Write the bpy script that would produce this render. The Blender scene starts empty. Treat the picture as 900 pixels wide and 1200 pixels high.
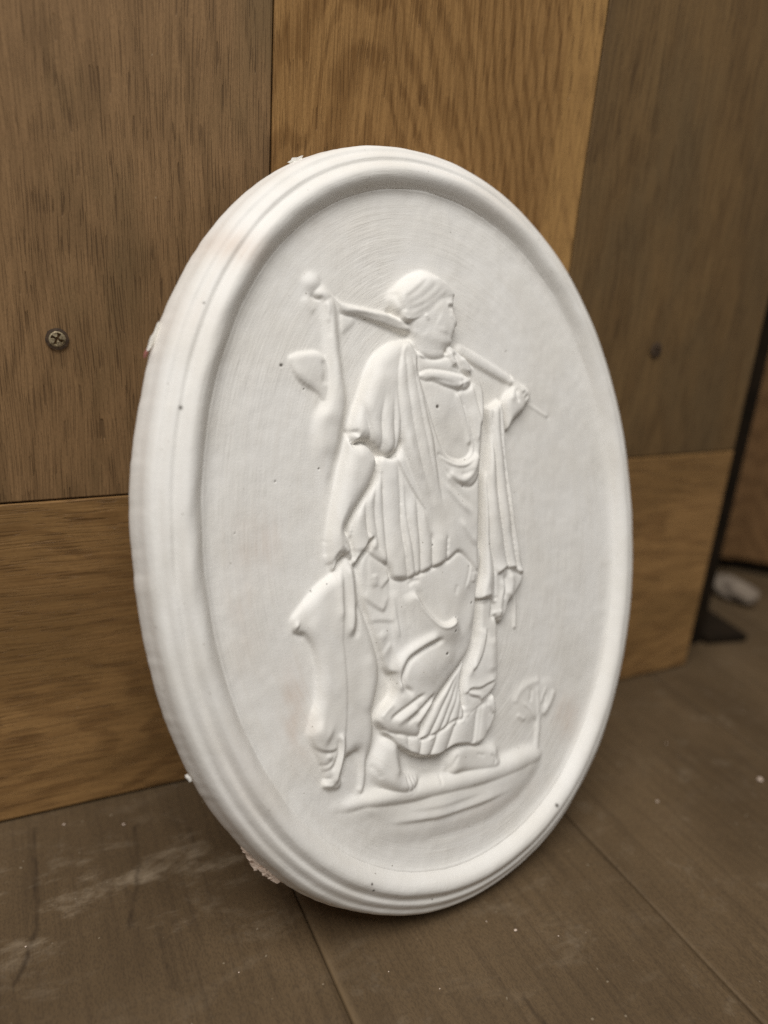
import bpy, bmesh, math, random
import numpy as np
from mathutils import Matrix, Vector

random.seed(7)
RNG = np.random.default_rng(11)
SC = bpy.context.scene
COL = SC.collection

# ------------------------------------------------------------------ camera
cd = bpy.data.cameras.new('camera')
cam = bpy.data.objects.new('camera', cd)
COL.objects.link(cam)
cd.sensor_fit = 'VERTICAL'
cd.sensor_height = 34.6
cd.lens = 907.64 / 1200 * 34.6
cd.clip_start = 0.01
cd.clip_end = 50
YAW, PITCH, ROLL = -26.862, 19.711, 4.290
def cam_axes():
    y, p, r = (math.radians(a) for a in (YAW, PITCH, ROLL))
    f = Vector((-math.sin(y) * math.cos(p), math.cos(y) * math.cos(p), -math.sin(p)))
    right = Vector((math.cos(y), math.sin(y), 0))
    up = right.cross(f)
    return math.cos(r) * right + math.sin(r) * up, -math.sin(r) * right + math.cos(r) * up, f
cr, cu, cf = cam_axes()
cam.matrix_world = Matrix(((cr.x, cu.x, -cf.x, -0.10880), (cr.y, cu.y, -cf.y, -0.30754),
                           (cr.z, cu.z, -cf.z, 0.25130), (0, 0, 0, 1)))
cd.dof.use_dof = True
cd.dof.focus_distance = 0.282
cd.dof.aperture_fstop = 3.8
SC.camera = cam

# ------------------------------------------------------------------ room light
w = bpy.data.worlds.new('World')
SC.world = w
w.use_nodes = True
bg = w.node_tree.nodes['Background']
bg.inputs[0].default_value = (1.0, 0.98, 0.955, 1)
bg.inputs[1].default_value = 0.17
def area(name, loc, target, size, power, col):
    l = bpy.data.lights.new(name, 'AREA')
    l.shape = 'RECTANGLE'
    l.size, l.size_y = size
    l.energy = power
    l.color = col
    o = bpy.data.objects.new(name, l)
    COL.objects.link(o)
    o.location = loc
    o.rotation_euler = (Vector(target) - Vector(loc)).to_track_quat('-Z', 'Y').to_euler()
    return o
area('ceiling_lamp', (-0.34, -0.62, 1.5), (0.03, -0.06, 0.12), (1.2, 0.9), 25.6, (1.0, 0.985, 0.965))
SC.view_settings.view_transform = 'Standard'
SC.view_settings.look = 'None'
SC.view_settings.exposure = 0.0
SC.view_settings.gamma = 1.0
SC.render.engine = 'CYCLES'
SC.cycles.use_denoising = False          # keep the fine grain of wood and plaster
SC.cycles.max_bounces = 6

# ------------------------------------------------------------------ helpers
def link(name, me, mat=None, parent=None, label=None, cat=None, group=None, kind=None):
    o = bpy.data.objects.new(name, me)
    COL.objects.link(o)
    if mat is not None and me is not None:
        me.materials.clear()
        me.materials.append(mat)
    if parent is not None:
        o.parent = parent
    for k, v in (('label', label), ('category', cat), ('group', group), ('kind', kind)):
        if v:
            o[k] = v
    return o

def bm_mesh(name, bm, smooth=False):
    me = bpy.data.meshes.new(name)
    bm.normal_update()
    bm.to_mesh(me)
    bm.free()
    if smooth:
        me.polygons.foreach_set('use_smooth', np.ones(len(me.polygons), bool))
    return me

def box_mesh(name, x0, x1, y0, y1, z0, z1, bev=0.0, seg=2):
    bm = bmesh.new()
    bmesh.ops.create_cube(bm, size=1.0)
    for v in bm.verts:
        v.co = Vector(((x0 + x1) / 2 + v.co.x * (x1 - x0), (y0 + y1) / 2 + v.co.y * (y1 - y0),
                       (z0 + z1) / 2 + v.co.z * (z1 - z0)))
    if bev:
        bmesh.ops.bevel(bm, geom=list(bm.edges), offset=bev, segments=seg, profile=0.5, affect='EDGES')
    return bm_mesh(name, bm)

def np_mesh(name, verts, quads, normals=None):
    me = bpy.data.meshes.new(name)
    nv, nf = len(verts), len(quads)
    me.vertices.add(nv)
    me.vertices.foreach_set('co', np.ascontiguousarray(verts, np.float32).ravel())
    me.loops.add(nf * 4)
    me.loops.foreach_set('vertex_index', np.ascontiguousarray(quads, np.int32).ravel())
    me.polygons.add(nf)
    me.polygons.foreach_set('loop_start', np.arange(0, nf * 4, 4, dtype=np.int32))
    me.polygons.foreach_set('loop_total', np.full(nf, 4, np.int32))
    me.update(calc_edges=True)
    me.polygons.foreach_set('use_smooth', np.ones(nf, bool))
    if normals is not None:
        me.normals_split_custom_set_from_vertices(normals.tolist())
    return me

def attr_f(me, name, val):
    a = me.attributes.new(name, 'FLOAT', 'POINT')
    a.data.foreach_set('value', np.ascontiguousarray(val, np.float32))

def attr_v(me, name, val):
    a = me.attributes.new(name, 'FLOAT_VECTOR', 'POINT')
    a.data.foreach_set('vector', np.ascontiguousarray(val, np.float32).ravel())

def vnoise(x, y, seed):
    """smooth value noise on arrays, range -1..1"""
    r = np.random.default_rng(seed)
    T = r.uniform(-1, 1, (256, 256))
    xi, yi = np.floor(x).astype(int), np.floor(y).astype(int)
    fx, fy = x - xi, y - yi
    fx, fy = fx * fx * (3 - 2 * fx), fy * fy * (3 - 2 * fy)
    a, b = T[yi & 255, xi & 255], T[yi & 255, (xi + 1) & 255]
    c, d = T[(yi + 1) & 255, xi & 255], T[(yi + 1) & 255, (xi + 1) & 255]
    return (a * (1 - fx) + b * fx) * (1 - fy) + (c * (1 - fx) + d * fx) * fy

class NT:
    """small helper to write shader graphs"""
    def __init__(self, name):
        self.m = bpy.data.materials.new(name)
        self.m.use_nodes = True
        self.t = self.m.node_tree
        self.b = self.t.nodes['Principled BSDF']
    def n(self, typ, ins=None, **kw):
        nd = self.t.nodes.new(typ)
        for k, v in kw.items():
            setattr(nd, k, v)
        for k, v in (ins or {}).items():
            self.put(nd.inputs[k], v)
        return nd
    def put(self, sock, v):
        if isinstance(v, bpy.types.NodeSocket):
            self.t.links.new(v, sock)
        else:
            sock.default_value = v
    def math(self, op, a, b=0.0, c=0.0, clamp=False):
        nd = self.n('ShaderNodeMath', {0: a, 1: b, 2: c}, operation=op)
        nd.use_clamp = clamp
        return nd.outputs[0]
    def map(self, vec, scale, loc=(0, 0, 0), rot=(0, 0, 0)):
        return self.n('ShaderNodeMapping', {'Vector': vec, 'Scale': scale, 'Location': loc, 'Rotation': rot}).outputs[0]
    def noise(self, vec, scale=1.0, detail=2.0, rough=0.5, dist=0.0):
        return self.n('ShaderNodeTexNoise', {'Vector': vec, 'Scale': scale, 'Detail': detail,
                                             'Roughness': rough, 'Distortion': dist}).outputs[0]
    def ramp(self, f, a, b, lo=0.0, hi=1.0):
        return self.n('ShaderNodeMapRange', {0: f, 1: a, 2: b, 3: lo, 4: hi}, interpolation_type='SMOOTHSTEP').outputs[0]
    def mix(self, f, a, b, blend='MIX'):
        nd = self.n('ShaderNodeMix', data_type='RGBA', blend_type=blend)
        self.put(nd.inputs[0], f)
        self.put(nd.inputs[6], a)
        self.put(nd.inputs[7], b)
        return nd.outputs[2]
    def attr(self, name):
        return self.n('ShaderNodeAttribute', attribute_name=name)
    def obj(self):
        return self.n('ShaderNodeTexCoord').outputs['Object']
    def bump(self, h, strength, dist, normal=None):
        ins = {'Height': h, 'Strength': strength, 'Distance': dist}
        if normal is not None:
            ins['Normal'] = normal
        return self.n('ShaderNodeBump', ins).outputs[0]
    def out(self, color=None, rough=None, normal=None, spec=None):
        for k, v in (('Base Color', color), ('Roughness', rough), ('Normal', normal), ('Specular IOR Level', spec)):
            if v is not None:
                self.put(self.b.inputs[k], v)
        return self.m

def c4(r, g, b):
    """sRGB 0-255 to linear"""
    f = lambda c: (c / 255 / 12.92) if c <= 10 else ((c / 255 + 0.055) / 1.055) ** 2.4
    return (f(r), f(g), f(b), 1.0)

# ------------------------------------------------------------------ materials
def oak(name, light, dark, pore, along='z', seed=0.0, ring=1.0, ring_centre=0.0, sap=None, blotch=0.35, rough=0.5,
        weather=None, band=None, arch=(300.0, 26000.0), ringw=0.4):
    """plain-sawn oak; the grain runs along `along` (object axis)"""
    g = NT(name)
    o = g.obj()
    # reorder so that X = across, Y = depth, Z = along the grain
    if along == 'x':
        s = g.n('ShaderNodeSeparateXYZ', {0: o})
        o = g.n('ShaderNodeCombineXYZ', {0: s.outputs[2], 1: s.outputs[1], 2: s.outputs[0]}).outputs[0]
    o = g.map(o, (1, 1, 1), (seed, 0, seed * 1.7))
    sp = g.n('ShaderNodeSeparateXYZ', {0: o})
    # slow wander of the fibres
    wand = g.noise(g.map(o, (16, 16, 3.2)), 1.0, 3.0, 0.55)
    wand = g.math('SUBTRACT', wand, 0.5)
    # cathedral rings: arches round the pith line, tight straight grain away from it
    dx = g.math('SUBTRACT', sp.outputs[0], ring_centre + seed)
    dx = g.math('ADD', dx, g.math('MULTIPLY', wand, 0.014))
    para = g.math('DIVIDE', g.math('MULTIPLY', g.math('MULTIPLY', dx, dx), arch[1]), g.math('MULTIPLY_ADD', g.math('ABSOLUTE', dx), 22.0, 1.0))
    big = g.noise(g.map(o, (30, 30, 9)), 1.0, 3.0, 0.55)
    ph = g.math('ADD', para, g.math('MULTIPLY', sp.outputs[2], arch[0]))
    ph = g.math('ADD', ph, g.math('MULTIPLY', g.math('SUBTRACT', big, 0.5), 34.0 * ring))
    fine = g.noise(g.map(o, (420, 420, 14)), 1.0, 3.0, 0.6)
    ph = g.math('ADD', ph, g.math('MULTIPLY', fine, 2.6))
    rings = g.math('MULTIPLY_ADD', g.math('SINE', ph), 0.5, 0.5)
    # warped fibre coordinate
    wx = g.n('ShaderNodeCombineXYZ', {0: g.math('MULTIPLY', wand, 0.02), 1: 0.0, 2: 0.0}).outputs[0]
    ow = g.n('ShaderNodeVectorMath', {0: o, 1: wx}, operation='ADD').outputs[0]
    fib = g.noise(g.map(ow, (1300, 1300, 26)), 1.0, 2.0, 0.6)
    fib2 = g.noise(g.map(ow, (420, 420, 9)), 1.0, 4.0, 0.65)
    por = g.noise(g.map(ow, (2300, 2300, 75)), 1.0, 0.0, 0.4)
    pm = g.ramp(por, 0.60, 0.65)
    pm = g.math('MULTIPLY', pm, g.ramp(rings, 0.2, 0.75, 0.55, 1.0))
    pm = g.math('MULTIPLY', pm, g.ramp(g.noise(g.map(o, (60, 60, 20), (4, 4, 4)), 1.0, 2.0, 0.5), 0.3, 0.65, 0.7, 1.0))
    ray = g.ramp(g.noise(g.map(ow, (300, 300, 45), (3, 1, 2)), 1.0, 2.0, 0.5), 0.62, 0.74)
    blo = g.noise(g.map(o, (14, 14, 5)), 1.0, 4.0, 0.6)
    t = g.math('ADD', g.math('MULTIPLY', g.ramp(rings, 0.45, 1.0), ringw),
               g.math('ADD', g.math('MULTIPLY', g.ramp(fib2, 0.25, 0.75), 0.26), g.math('MULTIPLY', g.ramp(fib, 0.32, 0.68), 0.40)))
    t = g.math('MINIMUM', t, 1.0)
    col = g.mix(t, light, dark)
    if weather is not None:
        wm = g.ramp(g.noise(g.map(o, (22, 22, 9), (5, 2, 1)), 1.0, 4.0, 0.62), 0.42, 0.68)
        col = g.mix(g.math('MULTIPLY', wm, 0.75), col, weather)
    if band is not None:
        b0, b1, bc = band
        bx = g.math('ADD', sp.outputs[0], g.math('MULTIPLY', wand, 0.006))
        bmk = g.math('MULTIPLY', g.ramp(bx, b0 + seed - 0.004, b0 + seed + 0.004), 1.0)
        col = g.mix(g.math('MULTIPLY', bmk, 0.8), col, g.mix(t, bc, light))
    col = g.mix(g.math('MULTIPLY', g.ramp(blo, 0.4, 0.7), blotch), col, g.mix(0.5, dark, pore))
    col = g.mix(g.math('MULTIPLY', ray, 0.16), col, light)
    col = g.mix(g.math('MULTIPLY', pm, 0.55), col, pore)
    gr_ = g.noise(g.map(ow, (2600, 2600, 700), (2, 5, 1)), 1.0, 2.0, 0.6)
    col = g.mix(g.math('MULTIPLY', g.ramp(gr_, 0.4, 0.7), 0.28), col, g.mix(0.6, dark, pore))
    spk = g.ramp(g.noise(g.map(o, (420, 420, 420), (1, 7, 3)), 1.0, 1.0, 0.4), 0.80, 0.84)
    col = g.mix(g.math('MULTIPLY', spk, 0.5), col, c4(196, 176, 145))
    h = g.math('SUBTRACT', g.math('MULTIPLY', fib, 0.4), pm)
    nrm = g.bump(h, 0.55, 0.0004)
    rg = g.math('ADD', rough, g.math('MULTIPLY', g.math('SUBTRACT', blo, 0.5), 0.2))
    return g.out(col, rg, nrm, 0.22)

M_BOARD_GREY = oak('oak_brown_grey', c4(158, 124, 86), c4(113, 87, 58), c4(58, 42, 28), 'z', 0.31, 0.8, -0.085,
                   blotch=0.2, rough=0.55, weather=c4(119, 96, 65), arch=(90.0, 14000.0), ringw=0.25)
M_BOARD_GOLD = oak('oak_golden', c4(172, 132, 82), c4(116, 83, 46), c4(84, 58, 32), 'z', 0.97, 1.0, 0.020,
                   blotch=0.2, rough=0.42, band=(0.118, 0.14, c4(190, 148, 90)), arch=(260.0, 26000.0), ringw=0.36)
M_BOARD_DARK = oak('oak_brown', c4(130, 103, 67), c4(99, 76, 48), c4(68, 51, 33), 'z', 1.63, 0.6, 0.2,
                   blotch=0.3, rough=0.55, weather=c4(107, 88, 61), arch=(80.0, 9000.0), ringw=0.25)
M_RAIL = oak('oak_rail', c4(178, 138, 88), c4(132, 98, 60), c4(88, 64, 38), 'x', 2.2, 1.0, 0.045, blotch=0.35, rough=0.45,
             weather=c4(128, 98, 60), arch=(110.0, 16000.0), ringw=0.4)
M_CABINET = oak('oak_cabinet', c4(140, 106, 70), c4(104, 76, 48), c4(76, 54, 36), 'z', 4.1, 1.0, 0.0, rough=0.5)

def floor_mat():
    g = NT('worn_floor_boards')
    o = g.obj()
    base = g.noise(g.map(o, (9, 5, 9)), 1.0, 5.0, 0.62)
    gr = g.noise(g.map(o, (330, 16, 330)), 1.0, 4.0, 0.62)
    fine = g.noise(g.map(o, (1500, 600, 1500)), 1.0, 4.0, 0.7)
    col = g.mix(g.ramp(base, 0.3, 0.72), c4(82, 66, 46), c4(106, 87, 63))
    col = g.mix(g.math('MULTIPLY', g.ramp(gr, 0.42, 0.75), 0.42), col, c4(60, 47, 33))
    col = g.mix(g.math('MULTIPLY', g.ramp(fine, 0.45, 0.62), 0.38), col, c4(58, 47, 35))
    # rubbed-in dust: streaky smears that follow the board joint direction across the boards
    sm = g.noise(g.map(o, (30, 70, 30), (0, 0, 0), (0, 0, math.radians(-20))), 1.0, 6.0, 0.70, 0.3)
    dust = g.math('MULTIPLY', g.ramp(sm, 0.50, 0.74), g.attr('dust').outputs['Fac'])
    col = g.mix(g.math('MULTIPLY', dust, 0.6), col, c4(150, 134, 112))
    sm2 = g.ramp(g.noise(g.map(o, (45, 45, 45)), 1.0, 6.0, 0.72), 0.56, 0.70)
    col = g.mix(g.math('MULTIPLY', sm2, 0.16), col, c4(150, 136, 116))
    spk = g.ramp(g.noise(g.map(o, (330, 330, 330)), 1.0, 1.0, 0.3), 0.775, 0.81)
    col = g.mix(g.math('MULTIPLY', spk, 0.45), col, c4(160, 146, 124))
    col = g.mix(g.attr('scratch').outputs['Fac'], col, c4(42, 32, 23))
    col = g.mix(g.attr('joint').outputs['Fac'], col, c4(118, 98, 72))
    rg = g.math('ADD', 0.50, g.math('MULTIPLY', sm, 0.22))
    h = g.math('ADD', g.math('MULTIPLY', gr, 0.5), g.math('MULTIPLY', fine, 0.4))
    return g.out(col, rg, g.bump(h, 0.35, 0.0003), 0.22)
M_FLOOR = floor_mat()

def plaster_mat():
    g = NT('white_painted_plaster')
    o = g.obj()
    br = g.attr('brush').outputs['Vector']
    s1 = g.noise(g.map(br, (1.15, 0.05, 0.05)), 1.0, 4.0, 0.62, 0.25)     # brush hairs
    s2 = g.noise(g.map(br, (0.42, 0.03, 0.03), (9, 3, 1)), 1.0, 3.0, 0.6, 0.3)
    s3 = g.noise(g.map(o, (620, 210, 300), (0, 0, 0), (0, 0, math.radians(28))), 1.0, 3.0, 0.6, 0.5)
    s4 = g.noise(g.map(o, (1500, 1500, 1500)), 1.0, 3.0, 0.65)
    lo = g.noise(g.map(o, (45, 45, 45), (2, 2, 2)), 1.0, 3.0, 0.55)
    mk = g.ramp(g.noise(g.map(o, (26, 26, 26), (7, 1, 2)), 1.0, 2.0, 0.5), 0.42, 0.6)
    hh = g.math('ADD', g.math('MULTIPLY', s1, 0.9), g.math('MULTIPLY', s2, 1.1))
    hh = g.math('MULTIPLY', hh, g.ramp(lo, 0.25, 0.75, 0.35, 1.0))
    hh = g.math('MULTIPLY', hh, g.attr('brush_amount').outputs['Fac'])
    hh = g.math('ADD', hh, g.math('MULTIPLY', g.math('MULTIPLY', s3, mk), 0.6))
    hh = g.math('ADD', hh, g.math('MULTIPLY', s4, 0.42))
    hh = g.math('ADD', hh, g.math('MULTIPLY', lo, 1.2))
    nrm = g.bump(hh, 0.7, 0.00028)
    col = g.mix(g.ramp(lo, 0.3, 0.75), c4(233, 230, 224), c4(226, 222, 214))
    col = g.mix(g.math('MULTIPLY', g.ramp(s2, 0.45, 0.75), 0.35), col, c4(224, 219, 210))
    col = g.mix(g.math('MULTIPLY', g.attr('stain').outputs['Fac'], g.ramp(s2, 0.2, 0.7, 0.4, 1.0)), col, c4(206, 184, 166))
    pin = g.ramp(g.noise(g.map(o, (760, 760, 760), (3, 9, 4)), 1.0, 0.0, 0.3), 0.86, 0.885)
    col = g.mix(g.math('MULTIPLY', pin, 0.55), col, c4(120, 108, 92))
    col = g.mix(g.attr('pit').outputs['Fac'], col, c4(72, 64, 54))
    return g.out(col, 0.58, nrm, 0.4)
M_PLASTER = plaster_mat()

def raw_plaster():
    g = NT('broken_raw_plaster')
    o = g.obj()
    n = g.noise(g.map(o, (400, 400, 400)), 1.0, 4.0, 0.65)
    return g.out(g.mix(n, c4(226, 208, 192), c4(190, 166, 146)), 0.85, g.bump(n, 0.6, 0.0006), 0.2)
M_RAW = raw_plaster()

def plain(name, a, b, scale, rough, metal=0.0, bump=0.3, dist=0.0005):
    g = NT(name)
    n = g.noise(g.map(g.obj(), (scale,) * 3), 1.0, 4.0, 0.6)
    g.b.inputs['Metallic'].default_value = metal
    return g.out(g.mix(g.ramp(n, 0.3, 0.7), a, b), rough, g.bump(n, bump, dist))
M_FLAKE = plain('white_flake', c4(240, 238, 232), c4(228, 224, 215), 300, 0.7)
M_RED = plain('faded_red_print', c4(160, 100, 92), c4(134, 80, 74), 500, 0.7)
M_STEEL = plain('tarnished_zinc', c4(196, 180, 146), c4(120, 104, 78), 700, 0.45, 0.5)
M_RUST = plain('dark_screw_recess', c4(82, 62, 42), c4(58, 44, 30), 600, 0.8)
M_BLACK = plain('near_black_matte', c4(40, 31, 21), c4(28, 22, 15), 60, 0.9)
M_BLACK.node_tree.nodes['Principled BSDF'].inputs['Specular IOR Level'].default_value = 0.1
M_CLOTH = plain('pale_rag', c4(140, 126, 110), c4(112, 98, 84), 90, 0.9)
M_UNDER = plain('subfloor', c4(40, 33, 26), c4(30, 25, 20), 50, 0.9)

# ------------------------------------------------------------------ floor
SEAMS = [-0.4227, -0.2889, -0.1551, -0.0215, 0.1121, 0.2457, 0.3793, 0.5129, 0.6465]
flo = link('floor', box_mesh('floor', -0.5, 0.8, -0.9, 0.9, -0.06, -0.022), M_UNDER, kind='structure')

SCR = [  # worn dark scratches: polyline (x, y) m, width mm, strength
    ([(-0.1143, -0.008), (-0.1150, -0.035), (-0.1156, -0.062), (-0.1205, -0.076), (-0.1243, -0.084)], 1.0, .75),
    ([(-0.0745, -0.022), (-0.0766, -0.043), (-0.0800, -0.058), (-0.0843, -0.074)], 0.9, .75),
    ([(-0.0746, -0.0776), (-0.0748, -0.092), (-0.0745, -0.106)], 1.0, .6),
    ([(-0.020, -0.125), (0.004, -0.138), (0.03, -0.155)], 0.5, .3),
    ([(0.038, -0.155), (0.041, -0.185), (0.043, -0.21)], 0.9, .6),
]
def seg_dist(X, Y, pts):
    D = np.full(X.shape, 1e9)
    for (x0, y0), (x1, y1) in zip(pts[:-1], pts[1:]):
        dx, dy = x1 - x0, y1 - y0
        t = np.clip(((X - x0) * dx + (Y - y0) * dy) / (dx * dx + dy * dy + 1e-12), 0, 1)
        D = np.minimum(D, np.hypot(X - x0 - t * dx, Y - y0 - t * dy))
    return D
def floor_board(i, x0, x1):
    near = x1 > -0.2 and x0 < 0.2
    g = 0.00025
    a, b = x0 + g, x1 - g
    xs = np.concatenate([[a, a + .0003, a + .0009], np.arange(a + .002, b - .0015, 0.0012 if near else 0.01), [b - .0009, b - .0003, b]])
    ys = np.concatenate([np.arange(-0.6, -0.24, 0.02), np.arange(-0.24, 0.02, 0.0012 if near else 0.01), np.arange(0.02, 0.85, 0.02)])
    X, Y = np.meshgrid(xs, ys)
    e = np.minimum(X - a, b - X)
    lev = [0, .0003, -.0002, 0.0002, -0.0001, 0.0001, -.0002, .0001][i % 8]
    Z = -0.0007 * np.clip(1 - e / .0010, 0, 1) ** 2 + 0.00015 * vnoise(X * 30 + i * 9, Y * 12, 5) + min(lev, 0)
    Z = np.minimum(Z, 0.0)
    scr = np.zeros_like(X)
    for pts, wd, st in SCR:
        d = seg_dist(X + 0.0006 * vnoise(X * 200, Y * 200, 4), Y, pts)
        scr = np.maximum(scr, st * np.clip(1.25 - d / (wd * 1e-3), 0, 1) * (0.65 + .35 * vnoise(X * 300, Y * 260, 8)))
    dust = np.exp(-(((X + .105) / .09) ** 2 + ((Y + .052) / .03) ** 2)) + .55 * np.exp(-(((X + .03) / .05) ** 2 + ((Y + .075) / .03) ** 2)) \
        + .25 * np.exp(-(((X - .06) / .05) ** 2 + ((Y + .12) / .05) ** 2)) + .12
    jn = np.zeros_like(X)
    if abs(x0 + 0.0215) < 1e-6:
        jn = np.clip(1 - (X - a) / (0.0030 + .0018 * vnoise(X * 0 + 3, Y * 90, 6)), 0, 1) * np.clip((-Y - .09) / .03, 0, 1) * .75
    if abs(x0 - 0.1121) < 1e-6:
        jn = np.clip(1 - (X - a) / 0.0016, 0, 1) * np.clip(.45 + .5 * vnoise(X * 0 + 8, Y * 60, 9), 0, 1) * .6
    if abs(x1 - 0.1121) < 1e-6:
        scr = np.maximum(scr, np.clip(1 - (b - X) / 0.0022, 0, 1) * np.clip(.55 + .5 * vnoise(X * 0 + 2, Y * 45, 3), 0, 1) * .8)
    ny, nx = X.shape
    V = np.stack([X, Y, Z], -1).reshape(-1, 3)
    idx = np.arange(ny * nx).reshape(ny, nx)
    Q = np.stack([idx[:-1, :-1], idx[:-1, 1:], idx[1:, 1:], idx[1:, :-1]], -1).reshape(-1, 4)
    # skirts: side walls going down
    per = np.concatenate([idx[0, :], idx[1:, -1], idx[-1, -2::-1], idx[-2:0:-1, 0]])
    lowv = V[per].copy()
    lowv[:, 2] = -0.02
    li = len(V) + np.arange(len(per))
    Q2 = np.stack([per, li, np.roll(li, -1), np.roll(per, -1)], -1)
    V = np.concatenate([V, lowv])
    me = np_mesh('floor_board', V, np.concatenate([Q, Q2]))
    pad = np.zeros(len(per))
    attr_f(me, 'scratch', np.concatenate([scr.ravel(), pad]))
    attr_f(me, 'dust', np.concatenate([dust.ravel(), pad]))
    attr_f(me, 'joint', np.concatenate([jn.ravel(), pad]))
    return link('floor_board', me, M_FLOOR, flo)
for i, (a, b) in enumerate(zip(SEAMS[:-1], SEAMS[1:])):
    floor_board(i, a, b)

# ------------------------------------------------------------------ oak panel the plaque leans on
XR, ZS = 0.2751, 0.14555
panel = link('oak_panel', None, label='upright panel of joined brown and golden oak boards behind the plaque', cat='panel')
panel.location = (0, 0, 0)
def plank(x0, x1, z0, z1, y, mat, label=None):
    g = 0.0003
    me = box_mesh('plank', x0 + g, x1 - g, y, 0.018, z0 + g, z1 - g, 0.0006, 2)
    return link('plank', me, mat, panel, label=label)
plank(-0.40, -0.162, ZS, 0.62, 0.0002, M_BOARD_GOLD)
plank(-0.162, -0.0118, ZS, 0.62, 0.0, M_BOARD_GREY, 'greyish brown oak plank with a screw in it')
plank(-0.0118, 0.1361, ZS, 0.62, 0.0004, M_BOARD_GOLD, 'golden oak plank with arched grain')
plank(0.1361, XR, ZS, 0.62, 0.0002, M_BOARD_DARK, 'dull brown oak plank at the panel edge')
plank(-0.40, XR, 0.0008, ZS, -0.0002, M_RAIL, 'golden oak bottom rail with level grain')

def screw(x, z, rot, mat):
    bm = bmesh.new()
    R, n = 0.0031, 28
    prof = [(0.0, 0.00055), (0.4, 0.00052), (0.75, 0.00038), (0.95, 0.00012), (1.0, -0.0002)]
    rings = []
    for r, h in prof[1:]:
        rings.append([bm.verts.new((R * r * math.cos(2 * math.pi * k / n), -h, R * r * math.sin(2 * math.pi * k / n))) for k in range(n)])
    # cross recess: inner ring verts pushed in along the two arms
    c = bm.verts.new((0, 0.0012, 0))
    mid = []
    for k in range(n):
        a = 2 * math.pi * k / n
        mid.append(rings[0][k])
        arm = min(abs(math.sin(a)), abs(math.cos(a)))
        if arm < 0.25:
            rings[0][k].co.y = 0.0006
            rings[0][k].co.x *= 1.45
            rings[0][k].co.z *= 1.45
        else:
            rings[0][k].co.x *= 0.62 + 0.25 * (1 - arm)
            rings[0][k].co.z *= 0.62 + 0.25 * (1 - arm)
    for k in range(n):
        bm.faces.new((c, rings[0][(k + 1) % n], rings[0][k]))
        for q in range(len(rings) - 1):
            bm.faces.new((rings[q][k], rings[q][(k + 1) % n], rings[q + 1][(k + 1) % n], rings[q + 1][k]))
    bmesh.ops.recalc_face_normals(bm, faces=bm.faces)
    s = link('screw', bm_mesh('screw', bm), mat, panel)
    s.location = (x, -0.0006, z)
    s.rotation_euler = (0, rot, 0)
    # dirty countersink ring round the head
    bm = bmesh.new()
    r0 = [bm.verts.new((0.0030 * math.cos(2 * math.pi * k / n), -0.0003, 0.0030 * math.sin(2 * math.pi * k / n))) for k in range(n)]
    r1 = [bm.verts.new((0.0039 * math.cos(2 * math.pi * k / n) * (1 + .08 * random.random()), -0.0001, 0.0039 * math.sin(2 * math.pi * k / n))) for k in range(n)]
    for k in range(n):
        bm.faces.new((r0[k], r0[(k + 1) % n], r1[(k + 1) % n], r1[k]))
    link('countersink', bm_mesh('countersink', bm), M_RUST, s)
screw(-0.0908, 0.2072, 0.5, M_STEEL)
screw(0.1984, 0.2043, 1.0, M_RUST)

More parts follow.
